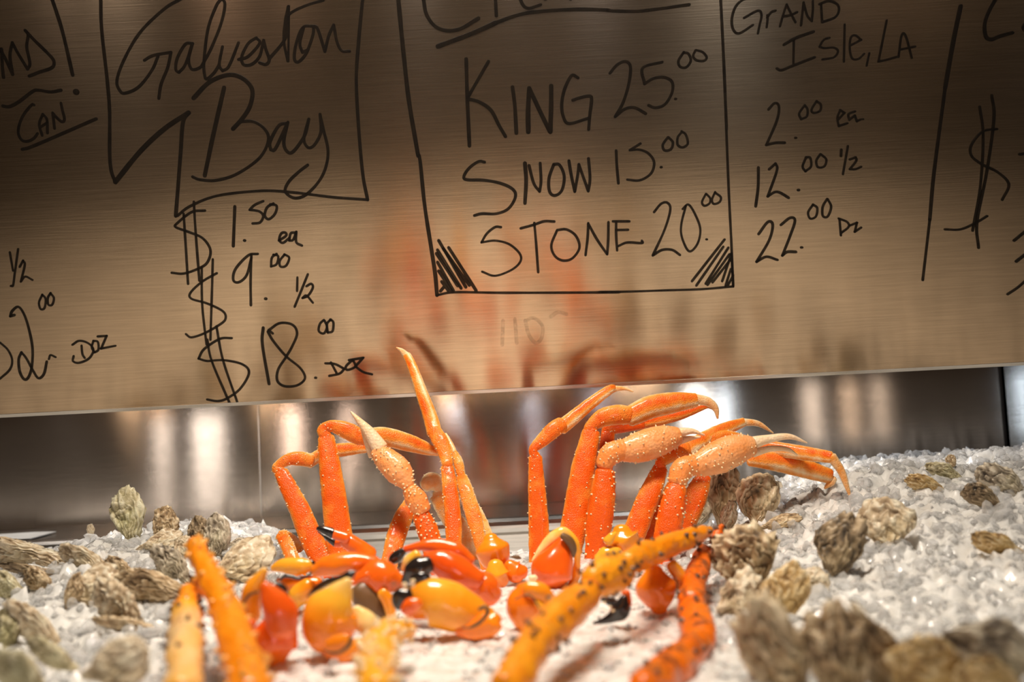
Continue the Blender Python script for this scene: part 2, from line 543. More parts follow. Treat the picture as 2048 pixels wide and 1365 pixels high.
def stroke_pts(P2):
    """split at sharp corners, smooth the rest"""
    segs, cur = [], [P2[0]]
    for i in range(1, len(P2)):
        cur.append(P2[i])
        if i < len(P2) - 1:
            a = (P2[i][0] - P2[i-1][0], P2[i][1] - P2[i-1][1]); b = (P2[i+1][0] - P2[i][0], P2[i+1][1] - P2[i][1])
            la, lb = math.hypot(*a), math.hypot(*b)
            if la * lb and (a[0]*b[0] + a[1]*b[1]) / (la * lb) < math.cos(math.radians(95)):
                segs.append(cur); cur = [P2[i]]
    segs.append(cur)
    return segs
LIFT = [0.00012]
def writing(name, label, items, mat=None, width=7.0):
    """items: list of (crop, 'x,y x,y ...'[, width]); one point = a dot"""
    verts, faces = [], []
    for it in items:
        crop, txt = it[0], it[1]
        w = (it[2] if len(it) > 2 else width)
        P2 = [tuple(map(float, q.split(','))) for q in txt.split()]
        P2 = [src(crop, *q) for q in P2]
        if len(P2) == 1: P2 = [(P2[0][0] - .6, P2[0][1]), (P2[0][0] + .6, P2[0][1])]
        for sg in stroke_pts(P2):
            L = catmull([list(q) for q in sg], 7)
            W3 = [on_sign(*q) - SOFF for q in L]
            LIFT[0] += 0.0000035
            h = SN * LIFT[0]
            n = len(W3)
            b0 = len(verts)
            rings = []
            def add(c, T, hw):
                B = T.cross(SN).normalized()
                rings.append(len(verts))
                verts.extend([c + B * hw, c + B * hw * .8 + h, c - B * hw * .8 + h, c - B * hw])
            for i in range(n):
                T = (W3[min(i + 1, n - 1)] - W3[max(0, i - 1)])
                if T.length < 1e-9: continue
                T.normalize()
                px = (W3[i] + SOFF - Vector((0, 0, CZ))).y / F_PX
                hw = w * .5 * px * (1 + .12 * noise.noise(Vector((W3[i].x * 60, W3[i].z * 60, LIFT[0] * 1e5))))
                if i == 0:
                    for k in (3, 2, 1):
                        ph = k / 3 * math.pi / 2
                        add(W3[0] - T * hw * math.sin(ph), T, max(hw * math.cos(ph), 1e-5))
                add(W3[i], T, hw)
                if i == n - 1:
                    for k in (1, 2, 3):
                        ph = k / 3 * math.pi / 2
                        add(W3[-1] + T * hw * math.sin(ph), T, max(hw * math.cos(ph), 1e-5))
            for a, b in zip(rings, rings[1:]):
                for k in range(3): faces.append((a + k, a + k + 1, b + k + 1, b + k))
    o = link(name, verts, faces, mat or INK, sign, sm=False)
    o['label'] = label
    return o

wr = writing
wr('handwritten_word', 'black marker letters running off the left edge', [('A', '0,420 45,500 108,635'), ('A', '14,420 20,560 30,660'),
   ('A', '108,635 85,480 105,365 150,450 235,590 255,540 228,400 240,300 215,260 300,350 440,490 460,550 430,585 340,615 250,650')])
wr('handwritten_mark', 'black marker exclamation mark', [('A', '440,-20 530,260 620,640', 8), ('A', '650,785', 13)])
wr('handwritten_line', 'black marker wavy underline', [('A', '25,905 80,910 160,870 280,780 330,770 430,785 520,770')])
wr('handwritten_word', 'black marker word CAN, underlined', [('A', '290,895 265,900 190,1000 155,1120 185,1195 240,1205 290,1180 320,1140', 6),
   ('A', '360,1155 335,1060 365,975 400,1020 405,1135', 6), ('A', '345,1085 400,1050', 6),
   ('A', '465,1095 450,965 480,1000 530,1040 550,1015 535,950 520,880', 6), ('A', '190,1275 300,1240 820,1015', 7)])
wr('handwritten_frame', 'black marker frame around the bay name', [('B', '5,-10 10,180 45,500 60,700 60,950 70,1060 95,1130', 7.5),
   ('B', '95,1130 250,940 400,800 550,700', 10), ('B', '550,700 515,760 500,950 485,1150 470,1340', 8),
   ('B', '480,1340 560,1280 730,1215 1000,1185 1200,1195 1450,1225 1660,1240', 6), ('B', '1630,-10 1605,250 1590,500 1605,800 1630,1080 1660,1240', 7)])
wr('handwritten_word', 'black marker word Galveston in script', [
   ('B', '500,-5 400,55 250,200 150,370 105,500 125,565 160,578 240,540 320,440 360,350', 6.5), ('B', '275,375 330,345 440,325 420,420 380,520 365,610', 6.5),
   ('B', '575,270 530,275 480,360 470,430 490,450 530,400 572,275 550,370 570,430 620,420 645,385'),
   ('B', '645,385 690,300 750,150 775,30 755,-10 720,40 670,180 645,380 650,470 665,490 710,450 740,400'), ('B', '760,290 740,400 760,440 800,410 860,265'),
   ('B', '860,370 920,350 990,270 970,235 920,270 880,350 890,400 940,400 990,350 1015,250 1030,310 1050,370 1030,400 990,390'),
   ('B', '1050,365 1130,270 1160,200 1170,40'), ('B', '1168,40 1150,130 1140,250 1165,380', 6), ('B', '1172,60 1168,380', 5), ('B', '1150,110 1200,70 1290,30 1385,2', 6),
   ('B', '1330,162 1260,170 1220,260 1205,360 1230,385 1280,330 1320,220 1325,165'), ('B', '1262,178 1240,270 1255,325 1290,310'),
   ('B', '1325,165 1350,180 1395,320 1420,220 1450,155 1470,260 1500,315 1548,318')], width=6.5)
wr('handwritten_word', 'black marker word Bay in script', [('B', '770,545 700,850 650,1090', 9), ('B', '580,610 680,510 800,465 890,490 945,560 930,660 880,740 825,800', 9),
   ('B', '870,755 950,755 1020,800 1045,870 990,980 850,1080 720,1120 620,1115 575,1098', 6.5),
   ('B', '1165,765 1110,780 1055,880 1060,930 1090,920 1165,760 1140,880 1160,940 1200,940 1270,840 1295,740', 7),
   ('B', '1295,740 1265,860 1290,915 1330,900 1370,820 1365,710 1385,800 1415,950 1380,1090 1290,1200 1210,1230 1150,1190 1170,1130 1230,1070 1288,1025', 6.5)])
wr('handwritten_price', 'black marker price $ 1.50 ea', [('D', '215,45 225,220 250,545'), ('D', '150,120 165,350 178,565'),
   ('D', '285,100 200,110 110,180 100,205 180,235 270,275 320,350 300,430 240,470 150,500 75,495'), ('D', '475,75 465,325', 6.5), ('D', '537,290', 6),
   ('D', '655,40 600,65 570,95 630,105 655,135 635,175 588,182'), ('D', '720,55 680,80 665,130 690,155 730,120 740,70 700,60'),
   ('D', '755,290 800,260 795,240 770,245 757,285 780,305 820,275'), ('D', '860,240 830,245 820,290 845,285 865,235 865,300 900,322')], width=5.6)
wr('handwritten_price', 'black marker price $ 9.00 for a half dozen', [('D', '335,410 330,600 320,920'), ('D', '265,460 268,700 295,950'),
   ('D', '360,498 270,550 195,620 200,660 300,690 400,740 415,790 370,830 280,880 200,905 165,885'), ('D', '620,375 560,385 480,470 465,540 500,555 550,510 580,400', 5.6),
   ('D', '580,380 575,550 577,700', 5.6), ('D', '671,660', 7), ('D', '740,375 710,400 705,455 740,440 750,390 720,380'), ('D', '790,380 760,420 765,455 800,450 820,400 790,378'),
   ('D', '872,525 870,610'), ('D', '938,505 900,600 855,710'), ('D', '930,580 960,565 970,590 940,640 905,655 930,640 970,685')], width=5.2)
wr('handwritten_price', 'black marker price $ 18.00 per dozen', [('D', '358,835 400,1050 495,1330'), ('D', '300,920 330,1060 445,1330'),
   ('D', '455,910 380,915 280,980 245,1040 300,1055 400,1050 520,1075 565,1130 510,1230 430,1290 370,1310 300,1300'), ('D', '655,845 650,950 692,1200', 6.5),
   ('D', '715,880 690,860 760,815 840,825 870,880 840,960 800,1030 750,1110 745,1180 790,1215 870,1210 920,1165 890,1100 800,1025 720,930 685,870', 5.6), ('D', '988,1162', 6),
   ('D', '1040,795 1015,820 1008,865 1040,880 1060,840 1045,800'), ('D', '1085,792 1060,820 1065,875 1095,865 1100,810 1080,792'),
   ('D', '1050,1070 1110,1075 1170,1105 1140,1135 1075,1150'), ('D', '1085,1065 1120,1130'), ('D', '1220,1050 1180,1090 1190,1112 1240,1090 1225,1050'),
   ('D', '1200,1050 1290,1035 1240,1090 1290,1125 1345,1140')], width=5.4)
wr('handwritten_price', 'black marker fraction 1/2 at the left edge', [('C', '90,115 118,280'), ('C', '165,85 135,300 120,410 100,420'), ('C', '180,245 210,190 225,230 190,380 230,335 295,365')], width=5)
wr('handwritten_price', 'black marker price 2.00 per dozen at the left edge', [('C', '385,500 355,570 370,630 405,620 415,540 385,500'), ('C', '460,485 435,530 440,590 475,590 490,530 460,487'),
   ('C', '0,935 70,1000 110,1090 90,1180 0,1265'), ('C', '130,685 95,695 110,650 165,610 215,670 260,800 295,980 290,1150 260,1250 220,1270 180,1200 170,1090 195,1025 240,1080 300,1190 350,1260 400,1220 425,1110', 5.8),
   ('C', '445,1085 460,1050 505,1068'), ('C', '660,955 720,920 800,940 850,1000 810,1080 720,1120 665,1105 670,1060'), ('C', '742,965 750,1040 770,1075'),
   ('C', '850,920 835,980 860,1025 895,1000 890,930 850,920'), ('C', '890,880 970,875 920,990 1050,965')], width=5)
wr('handwritten_word', 'black marker heading cut by the top edge, underlined', [('E', '285,-10 310,120 380,220 480,260 600,245 755,155', 8), ('E', '900,-10 907,135', 7),
   ('E', '1110,-10 1140,50 1190,70 1285,40', 7), ('E', '1325,-6', 6), ('E', '1540,-6', 6), ('E', '410,395 700,285 900,195', 10), ('E', '900,195 1100,125 1300,95 1600,80 1860,86', 8),
   ('F', '150,90 200,93 400,96 600,74 845,40', 7)])
wr('handwritten_frame', 'black marker frame around the crab prices', [('E', '70,-10 110,400 160,850 240,1330', 9), ('G', '-18,130 0,175 40,560 100,950 130,1150 145,1325', 8),
   ('G', '145,1325 300,1300 700,1305 1400,1303 1700,1300', 5.5), ('H', '75,1303 300,1300 600,1290 900,1280 1150,1258', 5), ('F', '1115,-10 1140,500 1165,1100', 6.5), ('H', '1095,0 1115,500 1135,900 1150,1258', 5.5)])
wr('handwritten_word', 'black marker word KING', [('E', '650,505 660,850 678,1245'), ('E', '840,525 665,830', 7), ('E', '665,845 760,870 860,940 930,1070 985,1165', 7.5), ('E', '1045,745 1065,900 1078,1135'),
   ('E', '1180,1125 1178,950 1188,755', 10), ('E', '1190,755 1270,930 1365,1125', 9), ('E', '1368,1125 1375,900 1375,735', 9.5),
   ('E', '1605,665 1550,645 1490,760 1465,890 1480,1000 1530,1055 1690,1010', 7), ('E', '1560,855 1620,835 1700,820 1720,850 1705,980 1695,1105', 7)], width=8)
wr('handwritten_price', 'black marker price 25.00', [('F', '170,625 230,555 300,525 345,570 330,720 280,880 215,995'), ('F', '215,995 300,930 380,920 475,970'), ('F', '615,530 450,580 465,715 540,670 630,660 700,700 700,790 640,890 560,920 500,900'),
   ('F', '730,845', 6), ('F', '800,445 755,520 770,570 820,575 860,520 840,460 800,450', 5.5), ('F', '900,430 880,480 910,515 970,520 995,490 960,445 905,428', 5.5)], width=6.5)
wr('handwritten_word', 'black marker word SNOW', [('G', '550,190 500,185 420,240 375,310 400,340 550,345 700,375 800,430 810,500 750,590 650,630 530,630 465,645', 6.5), ('G', '895,200 905,350 895,540', 8),
   ('G', '930,220 970,370 1020,440 1032,350 1025,200'), ('G', '1140,210 1100,330 1105,440 1150,475 1210,430 1230,310 1190,215 1140,210'),
   ('G', '1270,180 1290,300 1320,440 1345,300 1355,210 1390,310 1435,435 1450,330 1437,160')], width=6.5)
wr('handwritten_price', 'black marker price 15.00', [('H', '210,168 215,280 228,428', 6), ('H', '405,110 320,163', 6), ('H', '320,163 400,160 470,190 515,260 490,350 400,405 300,400'), ('H', '572,300', 5.5),
   ('H', '625,60 585,120 600,165 650,155 665,100 630,60'), ('H', '740,15 705,60 705,120 745,140 785,110 770,40 735,12')], width=5.5)
wr('handwritten_word', 'black marker word STONE', [('G', '690,745 640,745 570,800 525,875', 5.5), ('G', '525,875 640,860 760,890 850,970 855,1040 780,1110 640,1160 530,1125', 5),
   ('G', '860,755 970,725 1060,695 1145,697'), ('G', '975,710 990,880 1008,1128'), ('G', '1165,780 1120,900 1150,990 1220,1030 1300,1010 1360,920 1330,820 1250,765 1170,770'),
   ('G', '1435,712 1430,830 1412,983'), ('G', '1435,715 1510,850 1595,975'), ('G', '1597,975 1605,850 1607,703'), ('H', '210,738 210,850 218,968'), ('H', '185,735 315,735'), ('H', '210,805 305,803'),
   ('H', '225,935 300,905 415,910 417,892')], width=5.6)
wr('handwritten_price', 'black marker price 20.00', [('H', '515,660 570,595 620,585 645,640 600,800 505,1008', 5.5), ('H', '505,1008 580,965 660,965 722,1005', 5.5), ('H', '745,635 790,600 840,670 885,790 870,900 820,970 780,960 735,850 735,750 770,610'),
   ('H', '937,880', 5), ('H', '930,515 900,580 920,610 960,590 965,550 935,515'), ('H', '1005,500 980,560 995,595 1040,580 1050,540 1005,505')], width=5)
wr('hatched_corner', 'black marker hatching in the lower left corner of the frame', [('G', t) for t in
   ('160,860 390,1255', '245,920 478,1285', '150,940 350,1265', '140,970 320,1245', '200,930 420,1240', '150,1045 285,1285', '160,1120 270,1290', '185,1210 240,1285', '175,1290 200,1260')], width=6.8)
wr('hatched_corner', 'black marker hatching in the lower right corner of the frame', [('H', t) for t in
   ('1080,882 820,1215', '1070,940 855,1250', '1110,948 930,1235', '1120,1000 945,1245', '1130,1040 985,1225', '1135,1000 1062,1215', '1130,1120 1090,1250', '1150,1170 1110,1245', '1137,992 1150,1250')], width=5.6)
wr('handwritten_word', 'black marker word GrAND', [('I', '300,-20 220,0 150,70 115,190 130,290 190,325 320,245'), ('I', '235,175 370,105 405,150 385,250 370,325'), ('I', '455,265 465,180 460,150'), ('I', '460,170 500,120 540,105'),
   ('I', '585,255 620,130 650,45 690,130 735,215'), ('I', '620,160 680,150 750,120'), ('I', '790,245 815,25'), ('I', '815,25 850,150 895,205 905,100 905,10'), ('I', '995,215 985,40'), ('I', '970,40 1060,10 1140,40 1160,100 1120,170 1000,215')], width=5.5)
wr('handwritten_word', 'black marker words Isle, LA', [('I', '625,435 740,370 910,310', 6.5), ('I', '720,390 715,630'), ('I', '555,670 600,685 700,645 920,560', 6), ('I', '1065,370 1010,390 970,455 1020,470 1110,465 1150,500 1110,560 1000,580'),
   ('I', '1215,240 1208,600'), ('I', '1280,440 1375,390 1320,345 1275,370 1265,480 1290,570 1350,575 1405,525'), ('I', '1455,520 1430,640'), ('I', '1625,200 1545,600 1640,580 1725,555'), ('I', '1740,555 1770,350 1810,350 1870,565'), ('I', '1755,485 1900,455')], width=5)
wr('handwritten_price', 'black marker price 2.00 ea.', [('J', '205,140 250,95 280,120 265,220 190,395'), ('J', '190,395 260,380 320,380'), ('J', '400,345', 5.5), ('J', '465,110 425,170 440,210 480,190 485,140 465,110', 5),
   ('J', '550,80 515,140 530,165 575,150 580,105 550,82', 5), ('J', '705,215 750,165 720,145 700,200 710,260 770,240', 5), ('J', '825,155 780,175 785,215 825,185 840,225 865,213', 5), ('J', '882,210', 4.5)], width=6)
wr('handwritten_price', 'black marker price 12.00 for a half dozen', [('J', '132,560 130,700 113,835', 6.5), ('J', '210,570 255,530 265,580 200,765'), ('J', '200,765 250,735 290,740 348,775'), ('J', '420,720', 6), ('J', '475,485 450,550 470,585 510,550 505,490 475,485', 5),
   ('J', '575,465 548,510 560,555 605,550 620,500 580,462', 5), ('J', '728,432 726,473'), ('J', '775,405 740,605', 5), ('J', '790,500 830,485 835,510 790,570', 5), ('J', '790,570 830,570 870,553', 5)], width=6)
wr('handwritten_price', 'black marker price 22.00 Dz', [('J', '135,1035 200,950 235,970 210,1080 120,1235'), ('J', '120,1235 190,1200 268,1222'), ('J', '295,970 360,920 395,940 360,1050 305,1190'), ('J', '305,1190 340,1165 400,1165'), ('J', '443,1133', 5.5),
   ('J', '525,825 490,880 505,925 545,910 555,850 525,825', 5), ('J', '625,785 595,840 595,905 630,910 655,840 630,785', 5), ('J', '725,1045 715,930', 5), ('J', '710,925 770,950 780,985 725,1030', 5), ('J', '790,975 840,955 825,1020 870,990', 5)], width=6)
wr('handwritten_line', 'long black marker dividing line on the right', [('K', '230,30 195,200 160,400', 10), ('K', '160,400 110,780 90,1000', 7.5), ('K', '90,1000 75,1130 58,1275', 5.5)])
wr('handwritten_word', 'black marker letter C cut by the right edge', [('K', '400,-20 360,50 340,110 345,165 370,180 410,165 465,150', 8), ('K', '540,90 515,125 540,150', 7)])
wr('handwritten_price', 'black marker dollar sign and digits cut by the right edge', [('K', '372,435 382,540 350,780 305,1010 312,1128', 6), ('K', '317,487 333,620 320,850 285,1050', 5.5),
   ('K', '395,588 330,600 280,660 280,710 330,750 400,785 450,840 420,910', 5.5), ('K', '350,985 300,1015 230,1045 160,1045', 5), ('K', '500,703 530,700', 6), ('K', '475,1095 530,1050', 7), ('K', '485,1190 530,1155', 7), ('K', '445,1340 490,1310 530,1275', 5)])
for k, (cr, t) in enumerate([('M', '850,240 900,225 950,270 945,340 910,370 870,320 850,240'), ('M', '790,230 800,370'), ('M', '720,240 715,380'), ('M', '1000,215 1040,190 1090,200')]):
    wr('wiped_writing', 'faint wiped-off marker stroke', [(cr, t, 7.5)], mat=INK_FAINT)
# ------------------------------------------------------------------ crushed ice
def sst(a, b, x):
    t = min(1, max(0, (x - a) / (b - a)))
    return t * t * (3 - 2 * t)
def ice_base(x, y):
    z = -.135
    z += .066 * sst(.10, .36, x) * sst(.55, 1.02, y)
    z += .034 * sst(-.15, -.30, x) * sst(.55, .95, y) * (1 - .55 * sst(-.36, -.50, x))
    z += .006 * noise.noise(Vector((x * 9, y * 9, 3)))
    back = .965 + .09 * sst(.12, .22, x) + .085 * sst(-.18, -.30, x)
    z -= .05 * sst(back, back + .10, y) * (1 - .8 * sst(.2, .3, x))
    z -= .02 * sst(.36, .25, y)
    return z + CZ
def ice_hit(px, py):
    d = ray(px, py)
    o = Vector((0, 0, CZ))
    t = .3
    while t < 1.4:
        p = o + d * (t / d.y)
        if p.z < ice_base(p.x, p.y): return t
        t += .003
    return 1.06
def facet(p, freq, amp, tilt, seed):
    """crushed-ice facets: every cell is a tilted chip at its own height"""
    q = p * freq + Vector((seed, seed * .7, 0))
    d, pp = noise.voronoi(q)
    c = pp[0]
    h = noise.noise(c * 7.13 + Vector((seed, 0, 0)))
    tx, ty = noise.noise(c * 5.7 + Vector((9, seed, 1))), noise.noise(c * 6.3 + Vector((2, 4, seed)))
    return amp * h - amp * .8 * min(1, d[0] * d[0] * 1.6) + tilt / freq * (tx * (q.x - c.x) + ty * (q.y - c.y))
def fine(x, y):
    p = Vector((x, y, 0))
    sm = .30 + .70 * max(sst(.08, .2, x), sst(-.12, -.22, x))        # the middle is packed finer
    h = sm * facet(p, 85, .0042, 1.5, 3.1) + (.5 + .5 * sm) * facet(p, 210, .0016, 1.2, 8.7)
    h += .005 * sm * noise.noise(p * 30)
    return h
IX0, IX1, IY0, IY1, ST = -1.0, .90, .26, 1.112, .0028
nx, ny = int((IX1 - IX0) / ST) + 1, int((IY1 - IY0) / ST) + 1
iv = []
for j in range(ny):
    y = IY0 + j * ST
    for i in range(nx):
        x = IX0 + i * ST
        iv.append((x, y, ice_base(x, y) + fine(x, y)))
ifc = [(j * nx + i, j * nx + i + 1, (j + 1) * nx + i + 1, (j + 1) * nx + i) for j in range(ny - 1) for i in range(nx - 1)]
# skirt down to the tray
edge = [i for i in range(nx)] + [j * nx + nx - 1 for j in range(1, ny)] + [(ny - 1) * nx + i for i in range(nx - 2, -1, -1)] + [j * nx for j in range(ny - 2, 0, -1)]
b0 = len(iv)
for e in edge: iv.append((iv[e][0], iv[e][1], .992))
for k in range(len(edge)):
    k2 = (k + 1) % len(edge)
    ifc.append((edge[k2], edge[k], b0 + k, b0 + k2))
midx = [0] * len(ifc)
# loose lumps of clear ice lying on the packed bed
rnd = random.Random(11)
bm = bmesh.new()
bmesh.ops.create_icosphere(bm, subdivisions=1, radius=1)
ico_v = [v.co.copy() for v in bm.verts]; ico_f = [tuple(v.index for v in f.verts) for f in bm.faces]
bm.free()
bm = bmesh.new()
bmesh.ops.create_icosphere(bm, subdivisions=2, radius=1)
ico2_v = [v.co.copy() for v in bm.verts]; ico2_f = [tuple(v.index for v in f.verts) for f in bm.faces]
bm.free()
for _ in range(12000):
    x, y = rnd.uniform(-.6, .6), rnd.uniform(.30, 1.085)
    mid = 1 - max(sst(.05, .17, x), sst(-.10, -.2, x))
    if rnd.random() < mid * .55: continue
    if abs(x) > .56 * y + .03: continue
    s = rnd.choice((rnd.uniform(.0015, .004), rnd.uniform(.0015, .004), rnd.uniform(.003, .0075))) * (1 - .5 * mid)
    z = ice_base(x, y) + fine(x, y) - s * .1
    sc = Vector((s * rnd.uniform(.8, 1.5), s * rnd.uniform(.7, 1.2), s * rnd.uniform(.5, .9)))
    R = Matrix.Rotation(rnd.uniform(0, 6.28), 3, Vector((rnd.uniform(-1, 1), rnd.uniform(-1, 1), rnd.uniform(.2, 1))).normalized())
    sd = Vector((rnd.uniform(0, 50), rnd.uniform(0, 50), 0))
    V, F = (ico2_v, ico2_f) if y > .5 and s > .003 else (ico_v, ico_f)
    o = len(iv)
    for c in V:
        k = 1 + .5 * noise.noise(c * 1.1 + sd)
        q = R @ Vector((c.x * sc.x * k, c.y * sc.y * k, c.z * sc.z * k))
        iv.append((x + q.x, y + q.y, z + q.z))
    for f in F:
        ifc.append(tuple(o + t for t in f)); midx.append(1)
ice = link('crushed_ice', iv, ifc, [ICE_BED, ICE_CLEAR], midx=midx)
ice.data.polygons.foreach_set('use_smooth', [m == 0 for m in midx])
tag(ice, 'bed of crushed ice filling the counter under the crab and oysters', 'ice', kind='stuff')

# ------------------------------------------------------------------ oysters
def oyster(label, crop, cx, cy, hw, hh, ang, mat, seed, lean=.35, open_=0.0, group='oysters on the ice', thick=.42, depth=None, frill=1.0, dark=0.0, sink=.06):
    """(cx,cy) centre, hw/hh half sizes in crop pixels along/across the long axis, ang = long-axis angle in the picture (deg, hinge at the tail)"""
    px, py = src(crop, cx, cy)
    k = CROPS[crop][2]
    low = max(abs(hw * math.sin(math.radians(ang))), abs(hh * math.cos(math.radians(ang)))) * k
    Y = depth or min(ice_hit(px, py + low * (1 - sink)), 1.06)
    c = at(px, py, Y)
    a, b = 1.18 * hw * k * Y / F_PX, 1.26 * hh * k * Y / F_PX
    right = CAM_ROT @ Vector((1, 0, 0)); up = CAM_ROT @ Vector((0, 1, 0)); fwd = CAM_ROT @ Vector((0, 0, -1))
    u = (right * math.cos(math.radians(ang)) + up * math.sin(math.radians(ang)))
    n = (-fwd * math.cos(lean) + up.cross(u).cross(u) * 0 + (u.cross(fwd)) * math.sin(lean))
    u = u.normalized(); n = (n - u * n.dot(u)).normalized(); w = n.cross(u)
    frill *= .72
    root = thing('oyster', label, 'oyster', c, group)
    rot = Matrix((u, w, n)).transposed()
    sd = Vector((seed * 3.7, seed * 1.9, seed * 7.3))
    NT, NR = 72, 36
    def outline(th):
        ct, s_ = math.cos(th), math.sin(th)
        x = ct
        wd = .30 + .70 * sst(-1.15, .35, x)
        y = s_ * wd
        jag = abs(noise.noise(Vector((ct * 3.2, s_ * 3.2, 1)) + sd))
        kk = 1 + .20 * noise.noise(Vector((ct * 1.3, s_ * 1.3, 0)) + sd) + frill * (.10 * noise.noise(Vector((ct * 7, s_ * 7, 2)) + sd) + .10 * jag)
        return x * kk, y * kk
    def valve(name, sign, h):
        V, F, pg = [], [], []
        for ir in range(NR + 1):
            r = ir / NR
            for it in range(NT):
                th = 2 * math.pi * it / NT
                ct, s_ = math.cos(th), math.sin(th)
                ox, oy = outline(th)
                x = -.55 * (1 - r) + ox * r; y = oy * r          # umbo sits toward the hinge end (-x)
                wob = noise.noise(Vector((x * 2.6, y * 2.6, sign)) + sd)
                ph = r * 4.6 + 1.1 * wob + .45 * noise.noise(Vector((x * 6, y * 6, 8)) + sd)
                g = ph % 1.0
                flake = g ** 1.5
                jag = noise.noise(Vector((ct * 3.6, s_ * 3.6, math.floor(ph) * 3.1)) + sd)
                e = 1 + frill * .10 * flake * (1 + 1.1 * jag) * min(1, r * 2)
                x = -.3 + (x + .3) * e; y *= e
                dome = max(0.0, 1 - r ** 1.7) ** .85
                rib = math.sin(th * 11 + 3 * wob) * r
                z = h * dome * (1 + .35 * wob) + frill * .11 * flake * (1 - r ** 12) * (.4 + r)
                z += .035 * rib + .06 * frill * noise.noise(Vector((ct * 4, s_ * 4, 5)) + sd) * r
                z += .08 * noise.noise(Vector((x * 5, y * 5, 3)) + sd) + .03 * noise.noise(Vector((x * 15, y * 15, 3)) + sd)
                z = sign * (z + .02 + open_ * (x + 1) * .5)
                V.append(rot @ Vector((x * a, y * b, z * b)))
                pg.append(.46 + .42 * (flake - .4) + .32 * wob + .10 * rib - dark)
        for ir in range(NR):
            for it in range(NT):
                p, q = ir * NT + it, ir * NT + (it + 1) % NT
                f = (p, p + NT, q + NT, q)
                F.append(f if sign > 0 else f[::-1])
        c0 = len(V)
        V.append(rot @ Vector((0, 0, sign * (.012 + open_ * .3) * b))); pg.append(.9)
        for it in range(NT):
            p, q = NR * NT + it, NR * NT + (it + 1) % NT
            F.append((q, p, c0) if sign > 0 else (p, q, c0))
        return link(name, V, F, mat, root, pg)
    valve('upper_shell', 1, thick)
    valve('lower_shell', -1, thick * .85)
    return root

O = oyster
# left bank, back to front
O('tall pointed pale green oyster standing highest on the left bank', 'L1', 865, 250, 165, 110, 102, OY[4], 1, lean=.2, frill=.7)
O('tiny pale oyster tip peeking over the ice left of the tall pointed oyster', 'L1', 612, 345, 38, 26, 95, OY[0], 2)
O('upright dark brown oyster between the tall pointed oyster and the grey pair', 'L1', 1110, 320, 110, 80, 80, OY[1], 3, lean=.25)
O('dark grey-green lumpy oyster, left one of the grey pair before the ledge', 'L1', 1335, 370, 105, 66, 82, OY[5], 4)
O('round-topped grey oyster, right one of the grey pair before the ledge', 'L1', 1470, 385, 120, 88, 100, OY[2], 5, thick=.6)
O('large pale ridged oyster lying beside the upper end of the long orange crab leg', 'L1', 1640, 565, 185, 125, 28, OY[0], 6, lean=.55, thick=.55, frill=.8)
O('small grey oyster between the ridged pale oyster and the ledge', 'L1', 1600, 430, 60, 28, 10, OY[2], 7)
O('big long oyster lying flat at the left edge below the white sheet', 'L1', 150, 500, 260, 100, 172, OY[0], 8, lean=.7, frill=1.5)
O('flat brown oyster with dark underside just below the big long left-edge oyster', 'L1', 190, 610, 190, 55, 170, OY[5], 9, lean=.9)
O('lumpy cream oyster half buried in the ice left of the middle of the left bank', 'L1', 560, 530, 150, 85, 160, OY[0], 10, lean=.6)
O('cream oyster lying below the upright dark brown oyster', 'L1', 1080, 415, 120, 62, 20, OY[0], 11, lean=.6)
O('striped grey-brown oyster pointing down towards the long orange crab leg', 'L1', 1160, 575, 135, 90, 135, OY[2], 12, lean=.4, frill=1.4)
O('cream oyster tucked directly behind the upper end of the long orange crab leg', 'L1', 1240, 480, 80, 70, 60, OY[0], 13)
O('small brown oyster with a curved edge in the middle of the left bank', 'L1', 805, 600, 95, 70, 150, OY[1], 14, lean=.5)
O('broad cream oyster with a dark open edge on the left bank', 'L1', 640, 730, 150, 115, 15, OY[0], 15, lean=.35, open_=.12)
O('narrow dark-edged oyster against the left side of the broad cream oyster', 'L1', 495, 760, 105, 55, 70, OY[1], 16)
O('brown ribbed oyster lying left of the tip of the pale orange crab leg', 'L1', 1040, 735, 205, 115, 172, OY[1], 17, lean=.45, frill=1.3)
O('rough frilled cream oyster in front of the brown ribbed one', 'L1', 800, 860, 165, 130, 130, OY[0], 18, lean=.5, frill=1.8)
O('shaggy brown-edged oyster at the foot of the rough frilled one', 'L1', 850, 980, 165, 60, 170, OY[1], 19, lean=.7, frill=1.6)
O('small tan oyster between the left-edge oysters and the narrow dark-edged one', 'L1', 260, 680, 95, 70, 150, OY[1], 20)
O('olive-grey oyster cut by the left edge of the picture at mid bank', 'L1', 45, 720, 110, 80, 160, OY[4], 21)
O('large blurred cream oyster lying diagonally near the left edge', 'L1', 230, 990, 190, 110, 140, OY[0], 22, lean=.5)
O('dark olive oyster cut by the left edge below the diagonal cream one', 'L1', 40, 1010, 110, 110, 110, OY[4], 23, dark=.15)
O('blurred round oyster in the bottom left corner', 'L1', 120, 1290, 160, 125, 150, OY[4], 24, depth=.46)
O('blurred pale oyster at the bottom edge left of the pale orange crab leg', 'L1', 790, 1240, 190, 140, 20, OY[0], 25, depth=.47)
O('blurred greenish oyster between the bottom left corner oyster and the pale one', 'L1', 360, 1190, 150, 80, 150, OY[4], 26, depth=.52)
